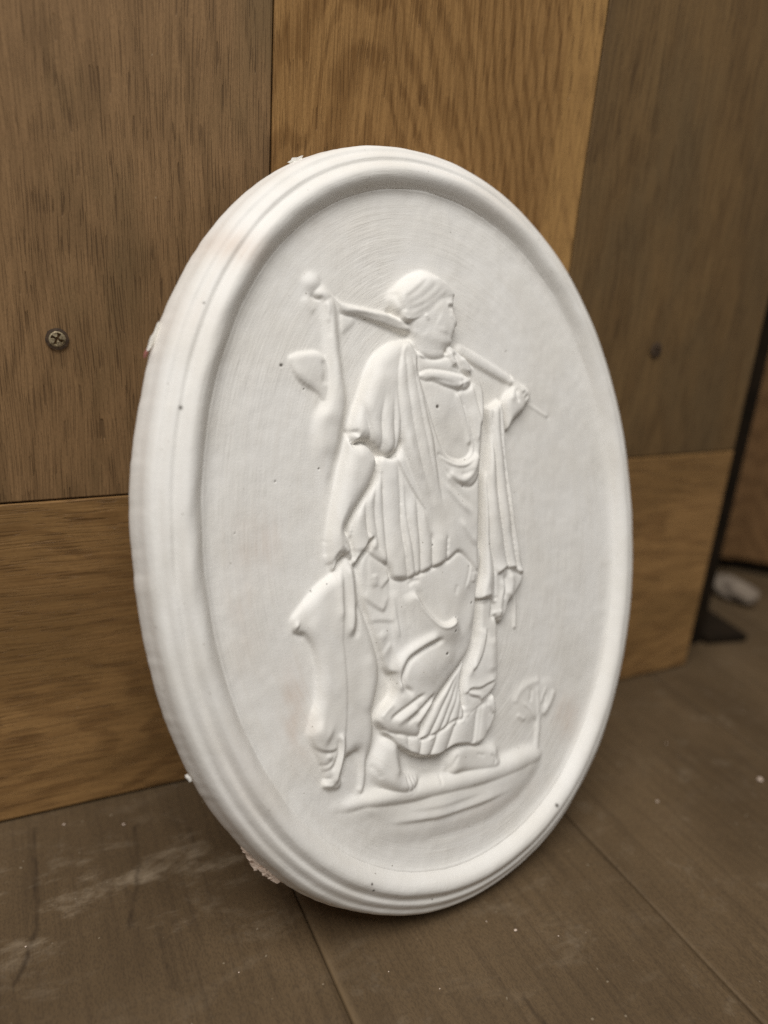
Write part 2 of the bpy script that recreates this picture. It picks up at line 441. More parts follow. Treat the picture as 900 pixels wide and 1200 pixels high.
# ------------------------------------------------------------------ the plaque
RELIEF = [
    ('F', 'mound', [(-57.7, -93.1), (-48.0, -91.5), (-36.8, -92.2), (-20.3, -94.6), (-7.2, -95.0), (20.6, -96.1), (35.7, -95.8), (42.3, -98.8), (40.5, -104.2), (33.6, -109.6), (24.6, -113.5), (12.8, -116.3), (-2.7, -116.0), (-21.6, -114.4), (-36.5, -110.6), (-48.7, -103.3), (-54.6, -97.8)], [(-55.5, -95.1, 0.76), (-42.1, -95.6, 2.43), (-8.9, -98.7, 3.04), (24.6, -98.8, 2.74), (37.1, -103.2, 1.98), (19.3, -110.6, 2.2), (-3.2, -110.7, 2.13), (-27.4, -108.3, 1.67), (-45.3, -101.3, 0.91)], 8.0, 0.0, 's', 0.0),
    ('F', 'mound', [(-59.7, -91.9), (-53.3, -90.9), (-46.4, -90.3), (-37.1, -90.6), (-26.0, -91.9), (-16.0, -92.8), (-7.4, -93.1), (7.4, -94.2), (20.5, -94.5), (32.2, -94.1), (39.9, -94.9), (43.5, -97.9), (42.2, -101.4), (35.2, -103.1), (25.3, -104.0), (11.3, -103.5), (-4.2, -102.5), (-20.6, -100.7), (-36.0, -98.4), (-48.5, -96.0), (-55.2, -94.4)], [(-57.2, -92.0, 1.22), (-49.2, -92.2, 2.58), (-38.7, -92.8, 3.72), (-9.2, -95.7, 3.8), (24.2, -96.5, 3.34), (39.7, -97.9, 2.43), (-19.8, -97.1, 3.5), (5.4, -97.5, 3.65)], 5.0, 0.0, 's', 0.0),
    ('S', 'stepv', [(26.5, -108.2), (15.1, -109.1), (1.5, -109.2), (-13.4, -108.4), (-28.1, -106.1), (-40.5, -103.2)], 4.0, 0.92, 'U', 'mound', 0.3),
    ('S', 'stepv', [(12.7, -105.1), (-0.7, -105.0), (-15.4, -104.0), (-31.2, -101.5)], 3.0, 0.32, 'U', 'mound', 0.3),
    ('S', 'groove', [(-11.3, -92.2), (-12.1, -96.3)], 0.6, 0.46, 'L', None, 0.2),
    ('F', 'tree', [(30.2, -76.3), (32.5, -71.8), (38.1, -68.6), (45.6, -67.7), (52.7, -68.3), (55.3, -72.2), (54.9, -76.9), (51.9, -80.8), (48.1, -84.0), (43.1, -83.6), (37.1, -84.4), (32.1, -81.4)], 0.68, 4.0, 0.0, 's', 0.0),
    ('S', 'ridge', [(30.1, -75.1), (32.9, -71.0), (38.6, -68.3), (46.2, -67.7)], 2.4, 0.55, 'L', None, 0.1),
    ('S', 'ridge', [(53.9, -73.7), (50.9, -78.3), (45.8, -83.0)], 2.0, 0.55, 'L', None, 0.1),
    ('S', 'ridge', [(43.8, -69.4), (43.7, -76.6), (42.9, -84.9)], 1.0, 0.46, 'L', None, 0.2),
    ('S', 'ridge', [(34.4, -74.6), (38.9, -79.2), (42.4, -85.1)], 1.0, 0.46, 'L', None, 0.2),
    ('S', 'ridge', [(31.0, -79.5), (35.6, -82.8)], 1.4, 0.46, 'L', None, 0.2),
    ('S', 'ridge', [(49.3, -70.9), (46.9, -74.8), (44.5, -78.3)], 1.0, 0.37, 'L', None, 0.2),
    ('S', 'groove', [(40.7, -70.2), (39.2, -76.0)], 1.0, 0.46, 'L', None, 0.2),
    ('S', 'groove', [(48.5, -74.0), (47.0, -79.6)], 1.0, 0.46, 'L', None, 0.2),
    ('T', 'tree', [(43.8, -82.6), (42.8, -88.5), (41.1, -96.2)], [1.4, 1.4, 1.7], 1.0, 0.0),
    ('T', 'pole_b', [(13.9, 69.9), (22.5, 66.1), (35.8, 60.2), (40.5, 58.2)], [2.6, 2.6, 2.4, 2.0], 1.6, 0.0),
    ('T', 'pole_c', [(47.3, 50.2), (55.0, 46.2), (61.5, 43.2)], [0.9, 0.8, 0.7], 0.5, 0.0),
    ('S', 'groove', [(61.0, 44.3), (61.9, 42.1)], 1.2, 0.64, 'L', None, 0.4),
    ('F', 'game_upper', [(-62.4, 64.5), (-60.5, 66.3), (-56.6, 67.2), (-51.7, 67.6), (-48.7, 66.1), (-47.1, 62.6), (-46.7, 57.6), (-48.0, 49.0), (-49.6, 48.5), (-51.9, 52.7), (-57.1, 55.8), (-60.4, 59.0)], [(-61.9, 64.4, 0.91), (-57.5, 64.6, 1.82), (-52.0, 63.3, 1.98), (-51.5, 53.1, 1.37), (-59.0, 58.8, 1.82)], 2.6, 0.0, 'm', 0.0),
    ('F', 'game_upper', [(-47.3, 85.5), (-45.1, 87.2), (-43.2, 86.6), (-41.9, 83.9), (-42.0, 77.2), (-42.0, 70.3), (-41.7, 61.9), (-40.9, 53.8), (-40.9, 49.9), (-42.8, 41.3), (-45.0, 33.6), (-47.5, 28.3), (-49.4, 22.4), (-50.7, 17.4), (-52.3, 20.0), (-52.8, 26.0), (-54.7, 31.4), (-55.1, 38.5), (-53.6, 45.0), (-50.2, 49.1), (-48.2, 54.8), (-47.2, 62.3), (-47.2, 70.3), (-47.0, 76.6)], [(-44.8, 85.1, 2.28), (-45.7, 70.7, 2.89), (-45.7, 58.8, 3.5), (-46.8, 46.9, 3.5), (-49.2, 38.1, 2.89), (-52.3, 38.2, 2.28), (-50.8, 27.8, 1.67), (-51.0, 19.0, 0.68)], 3.8, 0.0, 's', 0.0),
    ('S', 'groove', [(-49.6, 64.8), (-48.7, 60.1), (-49.4, 55.3)], 1.5, 0.64, 'L', 'game_upper', 0.2),
    ('F', 'game_upper', [(-54.5, 91.1), (-53.4, 93.4), (-50.9, 94.7), (-48.5, 93.9), (-47.5, 91.6), (-48.3, 89.2), (-50.5, 88.0), (-53.2, 88.8)], 1.67, 4.5, 0.0, 's', 0.0),
    ('F', 'game_upper', [(-50.1, 88.5), (-48.2, 90.0), (-45.8, 89.8), (-43.7, 87.8), (-43.3, 85.4), (-45.5, 83.9), (-48.2, 85.0), (-50.0, 86.4)], 1.82, 3.4, 0.0, 's', 0.0),
    ('S', 'groove', [(-51.9, 87.0), (-49.3, 85.8), (-46.9, 85.9)], 0.8, 0.92, 'L', None, 0.2),
    ('S', 'ridge', [(-54.3, 86.2), (-52.9, 83.7), (-50.4, 81.0)], 2.5, 0.46, 'L', None, 0.2),
    ('S', 'groove', [(-47.8, 94.2), (-46.7, 91.3), (-44.5, 88.8), (-40.2, 86.1)], 0.7, 0.46, 'L', None, 0.2),
    ('F', 'game_upper', [(-40.3, 80.8), (-36.9, 80.7), (-34.2, 79.9), (-34.8, 77.7), (-37.5, 75.5), (-40.5, 74.2)], 0.68, 2.0, 0.0, 's', 0.0),
    ('S', 'ridge', [(-46.2, 85.0), (-45.7, 82.1), (-46.1, 77.3)], 1.0, 0.46, 'L', None, 0.2),
    ('S', 'groove', [(-45.5, 81.9), (-45.6, 76.6), (-46.0, 72.2)], 0.8, 0.32, 'L', None, 0.2),
    ('F', 'pole', [(-46.9, 90.8), (-44.8, 89.4), (-39.9, 85.4), (-34.6, 84.3), (-29.3, 83.7), (-19.8, 82.4), (-14.0, 80.5), (-9.3, 77.7), (-9.4, 74.7), (-15.8, 75.8), (-24.0, 78.2), (-33.7, 80.5), (-39.8, 81.4), (-42.1, 85.8), (-46.6, 88.8)], [(-46.3, 89.5, 0.76), (-40.4, 83.7, 1.82), (-30.3, 81.8, 2.58), (-19.7, 78.6, 3.19), (-11.6, 75.9, 3.5)], 2.0, 0.0, 'm', 0.0),
    ('S', 'groove', [(-38.0, 82.0), (-26.5, 80.3), (-12.3, 76.1)], 1.0, 0.64, 'L', 'pole', 0.2),
    ('S', 'groove', [(-26.4, 81.5), (-12.2, 77.3)], 0.6, 0.32, 'L', 'pole', 0.2),
    ('F', 'foot_a', [(-36.1, -72.0), (-39.3, -76.5), (-41.3, -80.1), (-42.0, -84.0), (-40.3, -87.8), (-37.0, -90.9), (-32.9, -93.9), (-28.0, -95.8), (-24.6, -95.3), (-21.9, -92.9), (-22.1, -90.6), (-24.3, -89.5), (-28.1, -87.6), (-29.6, -84.3), (-29.6, -78.3), (-30.7, -73.7)], [(-35.3, -72.4, 3.65), (-37.0, -77.9, 3.8), (-39.8, -84.3, 3.8), (-33.2, -88.1, 4.56), (-24.8, -91.8, 4.41)], 4.4, 0.3, 's', 0.2),
    ('S', 'groove', [(-27.9, -88.7), (-27.5, -92.1), (-27.3, -94.4)], 0.6, 0.64, 'L', None, 0.2),
    ('S', 'groove', [(-26.0, -89.0), (-25.5, -91.7), (-25.3, -94.0)], 0.6, 0.64, 'L', None, 0.2),
    ('S', 'groove', [(-24.1, -89.5), (-23.9, -91.5), (-23.6, -93.2)], 0.5, 0.55, 'L', None, 0.2),
    ('S', 'ridge', [(-32.9, -74.2), (-33.1, -80.5), (-31.0, -87.4)], 3.0, 0.55, 'L', None, 0.2),
    ('S', 'groove', [(-42.3, -80.7), (-40.0, -83.8), (-38.8, -86.7)], 1.2, 0.46, 'L', None, 0.2),
    ('F', 'foot_b', [(-6.8, -88.3), (-4.4, -84.0), (1.7, -83.4), (14.6, -87.3), (18.4, -89.9), (18.4, -93.0), (20.2, -96.3), (16.2, -98.3), (7.5, -97.0), (-1.3, -94.9), (-6.7, -94.3)], [(-6.7, -89.2, 3.5), (6.9, -89.6, 2.74), (17.6, -93.4, 3.19)], 3.4, 0.46, 's', 0.0),
    ('S', 'groove', [(-3.0, -86.5), (-5.4, -89.9), (-7.4, -92.4)], 0.7, 0.46, 'L', None, 0.2),
    ('S', 'groove', [(13.5, -90.8), (15.5, -93.4), (14.8, -95.7)], 0.6, 0.46, 'L', None, 0.2),
    ('S', 'ridge', [(-7.7, -87.3), (-8.4, -90.4), (-9.5, -92.5)], 1.2, 0.64, 'L', None, 0.2),
    ('S', 'groove', [(6.4, -89.0), (10.7, -90.8)], 0.6, 0.37, 'L', None, 0.2),
    ('F', 'skirt', [(-35.8, -69.2), (-33.5, -73.1), (-30.8, -76.3), (-26.5, -79.9), (-19.8, -83.2), (-11.5, -84.4), (-5.0, -82.7), (0.7, -83.7), (7.6, -85.6), (13.3, -82.3), (17.2, -77.4), (18.8, -73.6), (13.5, -67.2), (-0.1, -69.3), (-17.4, -72.4)], [(-31.8, -73.2, 3.95), (-19.0, -80.8, 4.26), (-6.3, -80.9, 3.95), (6.9, -82.6, 3.5), (16.1, -78.1, 2.74)], 1.6, 2.43, 'm', 0.4),
    ('P', 'skirt', [[(-32.6, -70.5), (-30.4, -75.5), (-27.3, -80.7)], [(-26.6, -72.0), (-26.6, -76.4), (-26.2, -81.0)], [(-19.2, -73.8), (-20.8, -77.9), (-22.4, -82.7)], [(-11.5, -74.3), (-14.4, -78.9), (-18.1, -84.4)], [(-2.4, -71.9), (-5.5, -77.1), (-9.4, -83.4)], [(8.3, -69.6), (6.5, -77.3), (4.2, -85.6)], [(18.6, -70.5), (16.2, -76.9), (12.0, -83.5)]], 1.1, (1, 1)),
    ('F', 'mantle', [(13.8, -27.3), (19.3, -28.6), (21.9, -36.6), (21.6, -44.5), (21.3, -53.8), (20.3, -61.7), (18.3, -65.4), (14.6, -67.8), (11.4, -69.5), (5.5, -71.3), (1.4, -72.6), (1.0, -64.8), (2.8, -58.4), (5.9, -53.2), (10.1, -46.2), (12.4, -36.3)], [(16.2, -31.5, 3.34), (14.5, -48.4, 3.5), (9.0, -57.5, 3.65), (17.4, -59.3, 3.19), (4.0, -68.4, 3.19), (2.5, -59.6, 3.34)], 2.0, 0.91, 'm', 0.4),
    ('S', 'fold', [(15.7, -40.0), (14.4, -44.9), (12.0, -50.6), (9.0, -54.2), (6.2, -56.0)], 3.0, 1.38, 'L', 'mantle', 0.12),
    ('S', 'fold', [(18.4, -61.9), (14.2, -62.4), (10.1, -63.2), (5.7, -62.6), (3.8, -63.6), (5.4, -65.3), (8.9, -66.7), (10.5, -68.8)], 2.0, 1.1, 'U', 'mantle', 0.05),
    ('S', 'ridge', [(18.2, -43.9), (17.4, -52.4), (16.8, -59.1)], 3.5, 0.74, 'L', None, 0.2),
    ('S', 'ridge', [(10.6, -42.6), (8.1, -50.6), (3.9, -58.2)], 3.0, 0.64, 'L', None, 0.2),
    ('F', 'mantle', [(13.6, -70.6), (15.7, -68.2), (17.6, -67.4), (18.8, -71.4), (18.2, -74.8), (16.8, -75.7), (14.6, -73.6)], 3.34, 2.2, 1.14, 'm', 0.4),
    ('F', 'skirt', [(10.8, -71.2), (13.0, -72.2), (16.6, -75.8), (16.8, -78.2), (13.4, -82.0), (8.8, -85.0), (6.6, -85.0), (8.5, -78.3)], 3.34, 2.0, 1.52, 'm', 0.3),
    ('F', 'skirt', [(3.9, -50.6), (1.5, -56.2), (0.5, -64.3), (0.3, -72.9), (-4.9, -73.1), (-11.6, -75.4), (-19.3, -76.2), (-21.7, -75.5), (-19.0, -69.9), (-13.7, -64.6), (-7.4, -59.4), (-1.8, -54.9)], [(0.8, -59.3, 2.89), (-3.1, -70.0, 3.8), (-12.1, -72.8, 4.26), (-18.6, -74.4, 4.56), (-10.9, -63.3, 3.8)], 1.4, 2.13, 'r', 0.5),
    ('S', 'fold', [(7.8, -70.2), (4.1, -71.4), (-0.7, -72.3)], 2.0, 0.74, 'U', 'mantle', 0.1),
    ('P', 'skirt', [[(-2.2, -55.2), (-10.9, -62.7), (-22.1, -75.0)], [(-0.1, -55.7), (-7.2, -63.5), (-18.2, -76.6)], [(0.7, -55.8), (-4.3, -64.1), (-13.3, -76.5)], [(1.2, -55.9), (-2.0, -64.6), (-8.6, -74.4)], [(1.6, -56.0), (-0.1, -65.0), (-2.2, -73.9)], [(2.9, -56.3), (1.6, -65.4), (1.2, -74.7)]], 1.0, (10, 1)),
    ('F', 'skirt', [(-27.9, -6.1), (-19.5, -6.4), (-11.3, -4.7), (3.8, -1.3), (10.0, -5.3), (15.5, -9.2), (12.4, -24.1), (9.9, -36.3), (7.5, -44.7), (2.9, -50.2), (-4.2, -55.8), (-10.1, -60.8), (-15.8, -65.7), (-19.4, -70.3), (-22.1, -74.7), (-28.1, -73.0), (-35.0, -70.1), (-38.2, -66.9), (-39.0, -64.3), (-36.7, -61.6), (-32.3, -58.8), (-30.3, -55.5), (-29.8, -50.6), (-30.7, -43.4), (-30.2, -34.1), (-29.9, -21.5)], [(-27.8, -15.4, 3.95), (-27.7, -28.0, 3.8), (-27.0, -40.7, 3.95), (-14.2, -20.4, 5.02), (0.0, -22.3, 5.17), (4.8, -36.4, 4.71), (10.3, -27.2, 3.8), (9.0, -38.9, 3.65), (5.6, -45.7, 3.8), (-0.7, -52.1, 4.41), (-8.2, -58.2, 4.56), (-6.5, -37.6, 6.38), (-15.7, -37.8, 5.02), (-18.0, -50.0, 6.54), (-9.3, -46.9, 6.23), (-26.1, -53.3, 5.47), (-22.1, -60.5, 5.47), (-33.4, -63.8, 4.71), (-26.4, -69.2, 5.02)], 4.2, 2.28, 'r', 0.5),
    ('F', 'skirt', [(-42.1, -8.8), (-37.4, -3.5), (-29.9, -9.3), (-28.9, -13.8), (-28.9, -21.6), (-28.4, -31.2), (-28.5, -40.6), (-28.2, -48.0), (-31.2, -49.5), (-33.7, -47.1), (-34.8, -43.5), (-37.5, -35.5), (-40.0, -27.0), (-42.3, -19.9)], [(-41.7, -13.7, 2.74), (-35.3, -11.4, 3.34), (-30.3, -18.3, 3.34), (-36.4, -26.8, 2.89), (-31.7, -35.3, 3.19), (-32.4, -46.2, 2.74)], 1.8, 1.06, 'm', 0.4),
    ('S', 'fold', [(-38.3, -5.5), (-38.1, -11.7), (-38.2, -17.2)], 3, 0.46, 'R', 'skirt', 0.2),
    ('S', 'fold', [(-41.5, -19.5), (-38.5, -22.4), (-35.3, -24.8), (-32.5, -26.4)], 2.6, 0.84, 'U', 'skirt', 0.1),
    ('S', 'fold', [(-30.8, -21.4), (-31.8, -24.3), (-33.1, -26.6)], 2.2, 0.48, 'L', 'skirt', 0.1),
    ('S', 'fold', [(-39.6, -29.3), (-34.8, -29.5), (-28.9, -30.7)], 2.4, 0.66, 'U', 'skirt', 0.1),
    ('S', 'fold', [(-31.4, -37.5), (-34.0, -40.8), (-36.1, -43.6)], 2.2, 0.72, 'R', 'skirt', 0.1),
    ('S', 'ridge', [(-35.9, -12.0), (-36.0, -16.9)], 2.0, 0.55, 'L', None, 0.2),
    ('S', 'fold', [(-33.3, -17.9), (-31.2, -16.0), (-29.2, -14.7)], 1.8, 0.78, 'U', 'skirt', 0.05),
    ('S', 'ridge', [(-35.2, -33.8), (-32.8, -36.1)], 2.5, 0.46, 'L', None, 0.2),
    ('P', 'skirt', [[(-30.1, -18.3), (-30.5, -27.6), (-30.5, -40.1)], [(-27.4, -18.6), (-27.1, -28.1), (-26.7, -40.1)], [(-24.2, -20.6), (-23.8, -29.2), (-22.7, -39.0)], [(-20.1, -22.8), (-20.0, -30.8), (-19.5, -38.9)]], 0.5, (6, 8)),
    ('B', [(-41.4, -16.8), (-28.2, -18.6), (-28.6, -48.5), (-34.6, -47.3)], 0.45),
    ('S', 'stepv', [(-20.0, -19.6), (-18.4, -24.3), (-15.6, -28.5), (-12.7, -31.9), (-9.3, -34.7), (-5.1, -35.1), (0.1, -32.9)], 5.0, 1.38, 'D', 'skirt', 0.12),
    ('S', 'ridge', [(-10.0, -38.2), (-17.9, -40.3), (-24.0, -42.7), (-27.7, -45.5), (-29.6, -49.5), (-29.6, -53.6), (-27.6, -57.2)], 3.0, 1.56, 'L', 'skirt', 0.12),
    ('S', 'ridge', [(-19.9, -20.9), (-17.9, -25.0), (-15.1, -29.2), (-12.1, -32.6), (-9.1, -35.0), (-5.3, -35.3), (-0.5, -33.5)], 1.3, 1.06, 'L', 'skirt', 0.12),
    ('S', 'groove', [(-8.0, -40.1), (-14.3, -41.6), (-19.6, -43.2), (-24.1, -45.5), (-26.8, -49.1), (-27.8, -52.0), (-26.6, -55.5), (-23.3, -57.8)], 1.2, 1.2, 'L', 'skirt', 0.1),
    ('S', 'fold', [(-29.0, -16.9), (-28.2, -24.8), (-27.3, -32.8), (-26.8, -39.8)], 2.2, 0.46, 'L', 'skirt', 0.2),
    ('S', 'fold', [(-24.2, -24.7), (-23.0, -29.4), (-21.9, -34.3)], 1.6, 0.46, 'L', 'skirt', 0.2),
    ('S', 'ridge', [(-28.4, -18.5), (-28.1, -28.0), (-27.8, -37.5)], 2.0, 0.46, 'L', None, 0.2),
    ('S', 'groove', [(0.8, -20.8), (-0.4, -24.6)], 1.0, 0.28, 'L', None, 0.2),
    ('S', 'fold', [(8.8, -13.5), (7.1, -18.3), (4.9, -23.0)], 2.2, 0.55, 'R', 'skirt', 0.2),
    ('S', 'ridge', [(10.1, -17.0), (9.3, -21.3)], 2.0, 0.55, 'L', None, 0.2),
    ('S', 'groove', [(-22.3, -18.3), (-19.9, -16.8), (-16.7, -16.9)], 0.9, 0.55, 'L', None, 0.2),
    ('S', 'groove', [(-17.5, -59.1), (-23.7, -61.2), (-29.7, -63.7), (-34.9, -65.9)], 1.0, 1.2, 'L', 'skirt', 0.2),
    ('S', 'groove', [(-12.8, -60.1), (-17.9, -63.2), (-23.0, -66.2), (-27.9, -68.5)], 1.0, 1.29, 'L', 'skirt', 0.2),
    ('S', 'ridge', [(-32.1, -59.1), (-36.1, -61.4), (-38.6, -64.2)], 2.4, 0.92, 'L', 'skirt', 0.2),
    ('S', 'ridge', [(-21.1, -62.8), (-26.8, -65.3), (-32.4, -67.5)], 2.2, 0.83, 'L', 'skirt', 0.2),
    ('S', 'ridge', [(-13.8, -62.5), (-19.0, -66.5), (-24.1, -69.8)], 1.8, 0.83, 'L', 'skirt', 0.2),
    ('S', 'groove', [(-30.4, -54.4), (-27.2, -57.0), (-23.0, -57.9)], 1.6, 0.37, 'L', None, 0.2),
    ('F', 'game_lower', [(-49.3, -6.8), (-51.8, -10.1), (-57.3, -13.0), (-62.6, -17.3), (-66.8, -21.1), (-69.1, -23.4), (-69.1, -26.6), (-67.5, -28.9), (-64.9, -29.6), (-62.7, -32.7), (-61.4, -37.4), (-61.0, -44.3), (-62.0, -52.5), (-64.6, -58.4), (-65.7, -64.1), (-64.5, -69.2), (-62.7, -75.4), (-61.3, -79.4), (-62.0, -83.4), (-58.7, -85.4), (-55.0, -85.3), (-53.1, -80.2), (-51.3, -76.1), (-47.3, -74.5), (-46.6, -80.9), (-47.7, -89.3), (-46.0, -89.8), (-44.4, -85.8), (-43.6, -79.1), (-40.9, -73.8), (-39.9, -68.0), (-39.8, -61.8), (-37.6, -55.7), (-36.0, -49.5), (-36.1, -42.6), (-39.1, -30.9), (-42.2, -21.2), (-42.9, -9.9), (-43.7, -4.3), (-46.2, -3.5)], [(-49.2, -6.7, 3.19), (-55.3, -14.8, 3.5), (-67.0, -25.0, 1.98), (-58.2, -26.2, 3.95), (-51.6, -27.2, 4.26), (-46.2, -19.1, 3.5), (-43.0, -34.8, 3.5), (-57.7, -41.1, 3.8), (-52.6, -48.1, 3.95), (-42.6, -50.2, 3.65), (-43.7, -65.5, 3.19), (-58.8, -55.8, 3.34), (-62.9, -63.7, 3.5), (-58.4, -75.5, 2.74), (-58.6, -83.2, 1.98), (-46.4, -80.5, 1.98), (-47.2, -88.1, 1.67)], 4.2, 0.0, 'm', 0.5),
    ('S', 'fold', [(-48.3, -4.3), (-49.6, -18.6), (-51.1, -32.5), (-50.9, -37.9), (-51.1, -52.6), (-52.2, -64.2), (-53.9, -71.9), (-56.2, -78.8)], 4.0, 0.39, 'L', 'game_lower', 0.08),
    ('S', 'ridge', [(-46.3, -7.0), (-45.7, -16.1), (-46.5, -25.1), (-48.3, -33.3)], 2.2, 1.2, 'L', None, 0.15),
    ('S', 'ridge', [(-50.9, -7.0), (-50.6, -15.5), (-51.3, -27.3)], 2.0, 0.74, 'L', None, 0.2),
    ('S', 'groove', [(-44.2, -20.9), (-44.5, -28.5), (-46.1, -34.3)], 1.4, 0.83, 'L', 'game_lower', 0.2),
    ('S', 'ridge', [(-68.6, -25.6), (-66.8, -26.5)], 2.2, 1.01, 'L', None, 0.4),
    ('S', 'groove', [(-68.5, -28.3), (-66.3, -29.3), (-64.4, -30.8)], 1.0, 0.55, 'L', None, 0.2),
    ('S', 'ridge', [(-41.6, -39.7), (-40.9, -49.0), (-43.6, -62.3)], 4.5, 0.55, 'L', None, 0.2),
    ('S', 'ridge', [(-64.9, -60.3), (-61.8, -63.5), (-58.0, -66.8)], 5.0, 1.1, 'L', None, 0.3),
    ('S', 'fold', [(-67.5, -63.2), (-65.5, -67.3), (-62.7, -69.8), (-58.7, -71.1), (-55.9, -70.6)], 3.0, 1.01, 'U', 'game_lower', 0.1),
    ('S', 'ridge', [(-54.7, -65.2), (-54.1, -70.5), (-55.2, -75.7), (-57.1, -80.9), (-57.0, -83.9)], 1.6, 1.38, 'L', None, 0.15),
    ('S', 'groove', [(-55.3, -66.4), (-55.4, -71.8), (-57.5, -76.3), (-59.5, -79.1)], 0.9, 0.83, 'L', None, 0.2),
    ('S', 'groove', [(-50.7, -73.2), (-52.6, -78.2), (-54.5, -84.4)], 1.6, 1.29, 'L', None, 0.2),
    ('S', 'groove', [(-63.1, -75.5), (-60.4, -75.6), (-58.2, -74.1)], 0.9, 0.46, 'L', None, 0.2),
    ('S', 'groove', [(-61.7, -78.3), (-59.2, -77.4), (-57.8, -76.3)], 0.7, 0.32, 'L', None, 0.2),
    ('S', 'ridge', [(-62.4, -82.4), (-59.4, -83.5), (-57.7, -83.4)], 1.2, 0.64, 'L', None, 0.2),
    ('S', 'groove', [(-62.0, -80.4), (-58.6, -81.0)], 0.7, 0.46, 'L', None, 0.2),
    ('S', 'ridge', [(-60.4, -72.2), (-58.4, -73.3)], 1.4, 0.55, 'L', None, 0.2),
    ('S', 'ridge', [(-48.6, -88.1), (-46.8, -88.6)], 1.0, 0.46, 'L', None, 0.2),
    ('B', [(-45.0, -8.4), (-41.5, -8.8), (-39.7, -21.6), (-35.2, -37.8), (-34.0, -49.0), (-36.9, -49.0), (-40.2, -35.4), (-43.4, -22.6)], 0.6),
    ('F', 'tunic', [(-30.1, 29.3), (-22.7, 30.5), (-19.3, 46.8), (-14.8, 62.5), (-9.2, 68.9), (6.9, 67.8), (15.8, 64.7), (20.8, 54.7), (20.3, 39.5), (16.7, 19.4), (13.7, -7.3), (12.5, -17.3), (8.1, -13.2), (2.8, -8.8), (-3.4, -11.4), (-13.0, -13.8), (-20.2, -15.5), (-24.6, -16.2), (-28.3, -14.5), (-30.1, -9.9), (-34.8, -6.8), (-37.7, -3.7), (-35.5, 0.7), (-40.8, -5.5), (-43.7, -7.9), (-45.1, -5.7), (-45.4, -1.1), (-45.3, 3.7), (-43.5, 8.1), (-38.3, 14.7), (-32.2, 21.6)], [(-41.8, -1.4, 3.5), (-37.5, 7.3, 3.65), (-29.6, 19.0, 4.41), (-18.5, 21.4, 5.17), (-4.9, 40.0, 5.32), (8.4, 46.3, 5.17), (7.2, 33.1, 5.17), (6.9, 6.7, 5.17), (10.5, -7.0, 4.71), (-5.2, -5.3, 5.78), (-21.3, -6.7, 5.62), (-28.2, -6.0, 4.56), (-33.1, -2.4, 3.95), (-11.9, 8.2, 5.47)], 2.4, 2.89, 'r', 0.5),
    ('S', 'fold', [(-35.6, 1.3), (-40.0, -3.2), (-44.0, -7.3)], 2.6, 1.1, 'U', 'tunic', 0.05),
    ('S', 'fold', [(-23.7, 30.1), (-21.2, 23.7), (-17.9, 17.6), (-14.0, 11.6), (-10.1, 6.2)], 3.0, 1.1, 'R', 'tunic', 0.12),
    ('P', 'tunic', [[(-38.3, 14.9), (-42.7, 9.2), (-44.7, -1.1), (-44.6, -7.7)], [(-34.6, 19.3), (-37.3, 14.3), (-37.4, 8.8), (-37.2, 2.7), (-36.9, -1.9)], [(-32.2, 22.2), (-33.6, 14.6), (-33.7, 6.9), (-33.3, -0.8), (-33.0, -8.5)], [(-29.7, 27.3), (-30.3, 15.9), (-30.3, 5.7), (-30.3, -4.8), (-30.1, -13.8)], [(-22.7, 26.3), (-22.4, 16.9), (-23.1, 5.1), (-22.5, -5.7), (-21.9, -16.2)], [(-20.5, 21.5), (-20.9, 12.1), (-20.4, 5.1), (-19.4, -3.8), (-18.7, -15.3)], [(-15.7, 13.3), (-15.9, 7.0), (-15.9, -2.6), (-16.6, -14.3)], [(-10.0, 9.7), (-9.9, 2.3), (-10.5, -9.6), (-10.9, -13.7)], [(-2.1, 10.7), (-2.1, 1.6), (-3.7, -12.0)]], 1.6, (9, 2)),
    ('S', 'ridge', [(-3.7, 20.5), (0.5, 15.4), (5.1, 10.5), (11.2, 5.0)], 2.0, 0.74, 'L', None, 0.3),
    ('S', 'ridge', [(3.8, 5.0), (7.6, -0.7), (12.7, -7.6)], 2.0, 0.74, 'L', None, 0.3),
    ('S', 'groove', [(-1.6, 20.4), (3.0, 15.6), (7.8, 11.3), (12.7, 6.9)], 2.0, 0.46, 'L', None, 0.3),
    ('S', 'fold', [(-13.8, -13.7), (-9.6, -12.6), (-4.2, -11.6), (1.5, -9.0)], 1.4, 0.46, 'U', 'tunic', 0.05),
    ('F', 'tunic', [(-10.1, 59.3), (-6.2, 61.3), (5.9, 59.5), (9.4, 53.0), (11.9, 39.7), (13.1, 31.4), (9.9, 27.5), (4.3, 27.1), (-1.3, 30.3), (-4.7, 38.5), (-7.8, 49.8)], [(-7.1, 56.1, 4.71), (-2.2, 46.4, 5.17), (6.1, 39.8, 4.56), (5.8, 30.0, 3.95), (-0.6, 33.5, 4.41)], 3.5, 3.8, 'r', 0),
    ('F', 'figure', [(-10.6, 70.5), (-8.9, 66.7), (-4.7, 65.9), (3.6, 66.8), (7.6, 66.2), (14.9, 60.4), (14.1, 58.8), (6.4, 59.6), (-2.8, 60.4), (-9.3, 59.1), (-10.8, 63.2)], [(-8.0, 64.1, 4.26), (1.9, 62.7, 4.56), (12.6, 60.3, 4.26)], 3.0, 3.5, 'r', 0),
    ('F', 'tunic', [(-10.4, 59.3), (-6.8, 61.2), (-1.0, 61.3), (6.3, 60.4), (13.8, 58.9), (14.6, 56.2), (12.1, 53.9), (9.3, 53.9), (2.3, 55.2), (-3.7, 57.1), (-8.0, 57.4)], [(-9.0, 59.5, 5.02), (-1.6, 58.2, 5.78), (8.5, 56.1, 6.08), (13.1, 56.1, 5.78)], 2.0, 4.1, 'r', 0.5),
